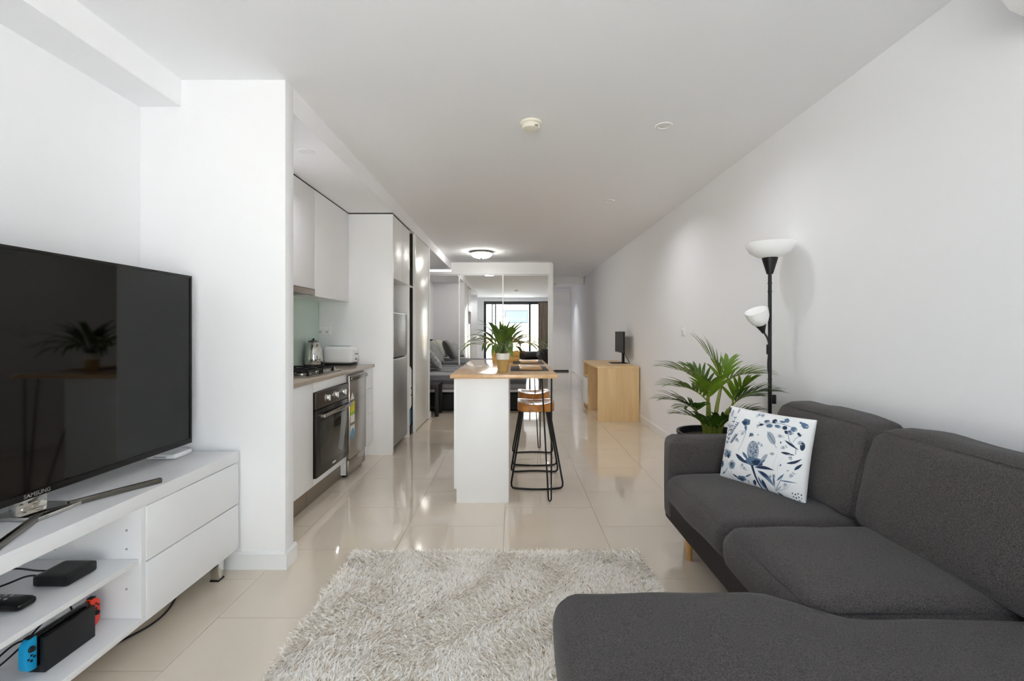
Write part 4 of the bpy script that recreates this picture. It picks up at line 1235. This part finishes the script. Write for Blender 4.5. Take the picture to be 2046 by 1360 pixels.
nt.links.new(cr.outputs[0], nt.nodes['Principled BSDF'].inputs['Base Color'])
NB = 120000
bxs = rng.uniform(RX0, RX1, NB); bys = rng.uniform(RY0, RY1, NB)
keep = ~((bxs > 0.30) & (bys < 1.1))
bxs, bys = bxs[keep], bys[keep]; NB = len(bxs)
az = rng.uniform(0, 2 * PI, NB)
# neighbouring tufts lean together
la = np.sin(bxs * 9 + 2 * np.sin(bys * 5)) * 2 + np.cos(bys * 7.3 - bxs * 4) * 2 + rng.normal(0, 1.0, NB)
ht = rng.uniform(0.010, 0.024, NB); ln = rng.uniform(0.012, 0.034, NB); wd = rng.uniform(0.0018, 0.0034, NB)
cx_, sx_ = np.cos(az), np.sin(az); lx_, ly_ = np.cos(la) * ln, np.sin(la) * ln
V = np.zeros((NB, 5, 3))
for k, (t_, w_) in enumerate(((0, 1.0), (0, -1.0), (0.6, 0.9), (0.6, -0.9), (1.0, 0.0))):
    V[:, k, 0] = bxs + cx_ * wd * w_ + lx_ * t_ ** 1.5
    V[:, k, 1] = bys + sx_ * wd * w_ + ly_ * t_ ** 1.5
    V[:, k, 2] = 0.009 + ht * t_ - (ln * 0.15) * t_ ** 2
V -= np.array(ORG[rg.name])
me = bpy.data.meshes.new('pile')
base = (np.arange(NB) * 5)[:, None]
tri = np.concatenate([base + np.array([0, 1, 2]), base + np.array([1, 3, 2]), base + np.array([2, 3, 4])], 1).reshape(-1)
me.vertices.add(NB * 5); me.vertices.foreach_set('co', V.reshape(-1))
nl = len(tri)
me.loops.add(nl); me.loops.foreach_set('vertex_index', tri.astype(np.int32))
me.polygons.add(nl // 3)
me.polygons.foreach_set('loop_start', np.arange(0, nl, 3, dtype=np.int32))
me.update(calc_edges=True)
me.materials.append(MATS['rug_pile'])
po_ = bpy.data.objects.new('pile', me); COL.objects.link(po_); po_.parent = rg; po_['kind'] = 'stuff'

# ================================================================== palm behind the sofa arm
PX, PY = 1.285, 2.93
pl = thing('potted_palm', 'green potted palm behind the sofa arm', 'plant', (PX, PY, 0))
pt_ = MB().lathe([(0.14, 0.0), (0.145, 0.01), (0.205, 0.53), (0.215, 0.55), (0.215, 0.565), (0.20, 0.565), (0.19, 0.50)], (PX, PY, 0), 36, caps=False).lathe([(0.001, 0.004), (0.14, 0.004)], (PX, PY, 0), 36, caps=False).build('pot', 'black_plastic', pl)
MB().lathe([(0.195, 0.515), (0.19, 0.525), (0.1, 0.53), (0.001, 0.535)], (PX, PY, 0), 28, caps=False).build('soil', 'soil', pt_)
rq = random.Random(5)
canes = []
for i, (dx, dy, h, lx, ly) in enumerate(((0.015, 0.0, 0.86, 0.045, 0.0), (-0.02, -0.02, 0.76, -0.015, -0.02), (0.03, -0.03, 0.74, 0.07, -0.03), (-0.01, 0.03, 0.80, 0.02, 0.05), (0.045, 0.02, 0.70, 0.09, 0.04), (-0.035, 0.0, 0.68, -0.05, 0.0))):
    p0 = Vector((PX + dx, PY + dy, 0.52)); p1 = Vector((PX + dx + lx, PY + dy + ly, h))
    pts = spline([p0, (p0 + p1) / 2 + Vector((-lx * 0.2, -ly * 0.2, 0.0)), p1], 5)
    MB().tube(pts, [0.019 - 0.010 * k / (len(pts) - 1) for k in range(len(pts))], 8).build('cane', 'palm_stem', pl)
    canes.append(p1)
def frond(base, azd, e0d, L, droop, leafL, dark=False, nl=9):
    az_, e0 = R(azd), R(e0d)
    n = 12
    p = Vector(base); pts = [p.copy()]; dirs = []
    for i in range(n):
        e = e0 - R(droop) * ((i / n) ** 1.3)
        d = Vector((math.cos(az_) * math.cos(e), math.sin(az_) * math.cos(e), math.sin(e)))
        dirs.append(d); p = p + d * (L / n); pts.append(p.copy())
    fr = MB().tube(pts, [0.0045 - 0.0032 * k / n for k in range(n + 1)], 6).build('frond', 'palm_stem', pl)
    for i in range(nl):
        t = 0.22 + 0.78 * i / (nl - 1)
        k = min(n - 1, int(t * n)); fq = t * n - k
        q = pts[k].lerp(pts[min(k + 1, n)], fq)
        d = dirs[k]
        side = d.cross(Vector((0, 0, 1)))
        side = side.normalized() if side.length > 1e-3 else Vector((1, 0, 0))
        upv = side.cross(d).normalized()
        for sg in (-1, 1):
            spread = R(50 - 32 * t + rq.uniform(-5, 5))
            dd = (d * math.cos(spread) + side * sg * math.sin(spread) + upv * 0.18).normalized()
            ll = leafL * (0.72 + 0.28 * math.sin(PI * (0.15 + 0.8 * t))) * rq.uniform(0.88, 1.1)
            lp, pp_ = [], q.copy()
            m2 = 7
            for s_ in range(m2 + 1):
                lp.append(pp_.copy())
                u = s_ / m2
                dv = (dd + Vector((0, 0, -0.55 * u * u))).normalized()
                pp_ = pp_ + dv * (ll / m2)
            for z_ in lp: z_.x = min(z_.x, 1.69)
            v, f = leaf_strip(lp, 0.0112, 0.30, lambda t_: max(0.03, math.sin(PI * min(1, 0.06 + t_ ** 0.7 * 0.94)) ** 0.7), up=upv)
            MB().add(v, f).build('leaflet', 'palm_leaf_dark' if dark else 'palm_leaf', fr, fix=False, angle=70)
frond(canes[0], 160, 84, 0.25, 42, 0.21, nl=8)
frond(canes[0], 40, 72, 0.17, 40, 0.15, nl=6)
frond(canes[0], 345, 46, 0.21, 55, 0.19, nl=8)
frond(canes[3], 185, 58, 0.30, 58, 0.20, nl=9)
frond(canes[1], 200, 42, 0.28, 45, 0.19, nl=9)
frond(canes[1], 250, 64, 0.20, 50, 0.17, nl=7)
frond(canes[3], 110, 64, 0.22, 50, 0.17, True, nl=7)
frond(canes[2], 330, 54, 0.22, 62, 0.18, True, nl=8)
frond(canes[2], 285, 70, 0.20, 45, 0.17, nl=7)
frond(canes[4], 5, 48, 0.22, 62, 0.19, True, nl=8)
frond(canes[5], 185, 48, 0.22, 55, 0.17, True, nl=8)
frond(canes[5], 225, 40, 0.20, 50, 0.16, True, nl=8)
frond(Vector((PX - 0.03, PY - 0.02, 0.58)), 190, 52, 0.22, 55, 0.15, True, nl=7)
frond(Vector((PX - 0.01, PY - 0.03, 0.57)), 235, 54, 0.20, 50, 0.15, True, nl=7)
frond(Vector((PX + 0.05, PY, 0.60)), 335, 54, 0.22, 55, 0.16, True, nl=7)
frond(Vector((PX + 0.02, PY - 0.03, 0.56)), 275, 64, 0.18, 50, 0.14, True, nl=6)

# ================================================================== floor lamp
LX, LY = 1.565, 2.76
lp_ = thing('floor_lamp', 'black floor lamp with white bowl uplighter and side reading shade', 'lamp', (LX, LY, 0))
MB().lathe([(0.115, 0.0), (0.115, 0.008), (0.09, 0.018), (0.014, 0.026)], (LX, LY, 0), 32).build('base', 'black_plastic', lp_)
MB().tube([(LX, LY, 0.02), (LX, LY, 1.57)], 0.0105, 14).build('pole', 'black_iron', lp_)
for z_ in (1.455, 1.505, 0.92):
    MB().lathe([(0.0125, 0), (0.0125, 0.006)], (LX, LY, z_), 14).build('collar', 'black_iron', lp_)
MB().lathe([(0.015, 1.563), (0.018, 1.565), (0.044, 1.658), (0.044, 1.662)], (LX, LY, 0), 28).build('lamp_holder', 'black_plastic', lp_)
MB().lathe([(0.040, 1.662), (0.075, 1.672), (0.110, 1.695), (0.130, 1.725), (0.136, 1.750), (0.132, 1.752), (0.126, 1.727), (0.106, 1.699), (0.072, 1.677), (0.038, 1.667)], (LX, LY, 0), 40, caps=False).build('bowl_shade', 'opal', lp_)
ax = Vector((-0.42, -0.22, 0.88)).normalized()
hp = Vector((LX - 0.048, LY - 0.012, 1.215))
q_ = Vector((0, 0, 1)).rotation_difference(ax)
def orient(mb):
    mb.v = [tuple(hp + q_ @ Vector(p)) for p in mb.v]; return mb
ho = orient(MB().lathe([(0.010, -0.01), (0.012, 0.0), (0.030, 0.045), (0.030, 0.047)], (0, 0, 0), 20)).build('reading_holder', 'black_plastic', lp_)
orient(MB().lathe([(0.027, 0.046), (0.046, 0.062), (0.060, 0.095), (0.066, 0.140), (0.062, 0.140), (0.056, 0.097), (0.043, 0.068), (0.02, 0.05)], (0, 0, 0), 28, caps=False)).build('reading_shade', 'opal', lp_)
MB().tube(spline([(LX - 0.004, LY - 0.010, 1.09), (LX - 0.012, LY - 0.016, 1.13), (LX - 0.026, LY - 0.018, 1.175), tuple(hp)], 6), 0.006, 8).build('reading_arm', 'black_iron', lp_)
bx(LX - 0.024, LX - 0.006, LY - 0.018, LY - 0.002, 1.075, 1.135).build('switch', 'black_plastic', lp_, bevel=0.003)
bx(LX + 0.010, LX + 0.030, LY - 0.018, LY - 0.002, 0.775, 0.830).build('switch', 'black_plastic', lp_, bevel=0.003)
MB().tube(spline([(LX - 0.016, LY - 0.012, 1.08), (LX - 0.022, LY - 0.014, 1.0), (LX - 0.014, LY - 0.014, 0.93), (LX - 0.012, LY - 0.013, 0.80), (LX - 0.017, LY - 0.013, 0.6), (LX - 0.012, LY - 0.013, 0.25), (LX - 0.02, LY - 0.03, 0.03)], 6), 0.0028, 6).build('cord', 'black_plastic', lp_)

# ================================================================== desk and monitor
dsk = thing('desk', 'pale timber desk with white drawers against the right wall', 'desk', (1.41, 6.72, 0))
bx(1.127, 1.692, 6.066, 7.37, 0.712, 0.737).build('desktop', 'desk_wood_flat', dsk, bevel=0.001)
bx(1.135, 1.690, 6.070, 6.090, 0.0, 0.7115).build('end_panel', 'desk_wood', dsk, smooth=False)
bx(1.150, 1.690, 6.950, 6.968, 0.0, 0.7115).build('end_panel', 'desk_wood', dsk, smooth=False)
bx(1.150, 1.690, 7.350, 7.368, 0.0, 0.7115).build('end_panel', 'desk_wood', dsk, smooth=False)
bx(1.160, 1.690, 6.969, 7.349, 0.492, 0.508).build('shelf', 'desk_wood_flat', dsk, smooth=False)
bx(1.660, 1.678, 6.091, 6.949, 0.30, 0.7115).build('back_panel', 'desk_wood', dsk, smooth=False)
for (a, b) in ((0.085, 0.278), (0.288, 0.490)):
    bx(1.128, 1.149, 6.952, 7.366, a, b).build('drawer', 'white_plastic', dsk, bevel=0.001)
bx(1.165, 1.66, 6.969, 7.349, 0.03, 0.084).build('plinth', 'desk_wood', dsk, smooth=False)
mo = thing('monitor', 'black computer monitor on the desk facing away from the wall', 'monitor', (1.58, 6.71, 0.737))
bx(1.574, 1.592, 6.445, 6.985, 0.895, 1.205).build('bezel', 'black_plastic', mo, bevel=0.003)
bx(1.5725, 1.5745, 6.452, 6.978, 0.908, 1.198).build('screen', 'screen', mo, smooth=False)
bx(1.592, 1.615, 6.56, 6.87, 0.94, 1.13).build('back_cover', 'black_plastic', mo, bevel=0.008)
bx(1.616, 1.648, 6.685, 6.745, 0.745, 1.06).build('stand_column', 'black_plastic', mo, bevel=0.004)
bx(1.44, 1.67, 6.60, 6.83, 0.7375, 0.747).build('stand_base', 'black_plastic', mo, bevel=0.003)
MB().tube(spline([(1.62, 6.66, 0.93), (1.64, 6.60, 0.86), (1.665, 6.55, 0.79), (1.68, 6.52, 0.742)], 6), 0.004, 6).build('cable', 'black_plastic', mo)

# ================================================================== bed in the nook
bd_ = thing('bed', 'charcoal upholstered bed before the mirrored wardrobe', 'bed', (-0.8, 7.6, 0))
MB().box(-1.82, 0.16, 6.84, 8.38, 0.02, 0.27).build('base', 'bed_base', bd_, bevel=0.015)
MB().soft(-1.815, 0.15, 6.85, 8.37, 0.271, 0.545, r=0.05, n=12).build('mattress', 'sheet_white', bd_)
MB().soft(-1.905, -1.825, 6.80, 8.42, 0.02, 1.02, r=0.03, n=10).build('headboard', 'headboard', bd_)
for (x_, y_) in ((-1.74, 6.92), (0.08, 6.92), (-1.74, 8.3), (0.08, 8.3)):
    MB().lathe([(0.022, 0), (0.025, 0.02)], (x_, y_, 0), 12).build('foot', 'black_plastic', bd_)
# quilt: sheet draped over the mattress with hanging sides
def quilt():
    v, f = [], []
    xs = np.linspace(-1.60, 0.20, 40)
    cross = [(6.815, 0.33), (6.812, 0.42), (6.815, 0.52), (6.84, 0.575), (6.90, 0.590)] + [(6.90 + (8.32 - 6.90) * t, 0.592) for t in np.linspace(0.06, 0.94, 18)] + [(8.33, 0.590), (8.385, 0.575), (8.41, 0.52), (8.412, 0.42), (8.41, 0.34)]
    nc = len(cross)
    for lay in (0, 1):
        for i, x in enumerate(xs):
            for j, (y, z) in enumerate(cross):
                dz = 0.010 * noise.noise(Vector((x * 4, y * 4, 3))) if z > 0.55 else 0
                dy = 0.008 * noise.noise(Vector((x * 7, z * 5, 1))) if z < 0.55 else 0
                xx, zz, yy = x, z + dz, y + dy
                if x > 0.15: zz -= (x - 0.15) * 0.6
                if lay:
                    zz -= 0.016 if z > 0.55 else 0
                    yy += (0.012 if y < 7.5 else -0.012) if z <= 0.58 else 0
                v.append((xx, yy, zz))
    N = len(xs) * nc
    for i in range(len(xs) - 1):
        for j in range(nc - 1):
            a = i * nc + j
            f.append((a, a + nc, a + nc + 1, a + 1))
            f.append((N + a, N + a + 1, N + a + nc + 1, N + a + nc))
    ring = [(i, 0) for i in range(len(xs))] + [(len(xs) - 1, j) for j in range(1, nc)] + [(i, nc - 1) for i in range(len(xs) - 2, -1, -1)] + [(0, j) for j in range(nc - 2, 0, -1)]
    ring = [i * nc + j for i, j in ring]
    for k in range(len(ring)):
        a, b = ring[k], ring[(k + 1) % len(ring)]
        f.append((a, b, b + N, a + N))
    return MB().add(v, f)
qo = quilt().build('quilt', 'quilt', root=(-0.8, 7.6, 0.3), angle=60)
tag(qo, 'grey striped quilt spread over the bed', 'quilt')
# foot drop of the quilt is part of the same cloth; pillows
def bed_pillow(c, w_, h_, t_, yaw, tilt, m, label, nm='pillow'):
    mb = MB(); n = 14; v, f = [], []
    rot = Matrix.Rotation(yaw, 4, 'Z') @ Matrix.Rotation(tilt, 4, 'Y')
    for side in (1, -1):
        for i in range(n + 1):
            for j in range(n + 1):
                a, b = math.sin((-1 + 2 * i / n) * PI / 2), math.sin((-1 + 2 * j / n) * PI / 2)
                th_ = t_ * max(0, (1 - a ** 4) * (1 - b ** 4)) ** 0.5 + 0.004
                p = Vector((side * th_, a * w_ / 2 * (1 - 0.06 * (1 - b * b)), b * h_ / 2 * (1 - 0.06 * (1 - a * a))))
                v.append(Vector(c) + rot @ p)
    N = (n + 1) ** 2
    for i in range(n):
        for j in range(n):
            a = i * (n + 1) + j
            f.append((a, a + n + 1, a + n + 2, a + 1)); f.append((N + a, N + a + 1, N + a + n + 2, N + a + n + 1))
    ring = [j for j in range(n)] + [i * (n + 1) + n for i in range(n)] + [n * (n + 1) + n - j for j in range(n)] + [(n - i) * (n + 1) for i in range(n)]
    for k in range(len(ring)):
        a, b = ring[k], ring[(k + 1) % len(ring)]
        f.append((a, b, b + N, a + N))
    tag(mb.add(v, f).build(nm, m, root=(c[0], c[1], c[2] - h_ / 2), angle=70), label, 'pillow', 'pillows on the bed')
bed_pillow((-1.28, 7.16, 0.785), 0.44, 0.40, 0.06, R(18), R(-38), 'pillow_light', 'pale patterned cushion leaning at the near side of the bed', 'cushion')
bed_pillow((-1.60, 7.20, 0.815), 0.66, 0.44, 0.07, R(2), R(-24), 'pillow_cream', 'cream pillow against the headboard, nearer side')
bed_pillow((-1.60, 7.98, 0.815), 0.66, 0.44, 0.07, R(-2), R(-24), 'pillow_cream', 'cream pillow against the headboard, mirror side')
bed_pillow((-1.34, 7.72, 0.82), 0.46, 0.44, 0.08, R(-4), R(-30), 'pillow_grey', 'dark grey cushion in the middle of the pillows', 'cushion')

# small black side table at the bed
sdt = thing('side_table', 'small black side table between the partition and the bed', 'side table', (-1.30, 6.59, 0))
bx(-1.55, -1.052, 6.40, 6.77, 0.41, 0.462).build('table_top', 'black_plastic', sdt, bevel=0.003)
for (x_, y_) in ((-1.545, 6.405), (-1.107, 6.405), (-1.545, 6.715), (-1.107, 6.715)):
    bx(x_, x_ + 0.05, y_, y_ + 0.05, 0, 0.4095).build('leg', 'black_plastic', sdt, bevel=0.002)
bx(-1.535, -1.12, 6.46, 6.71, 0.12, 0.138).build('shelf', 'black_plastic', sdt, smooth=False)
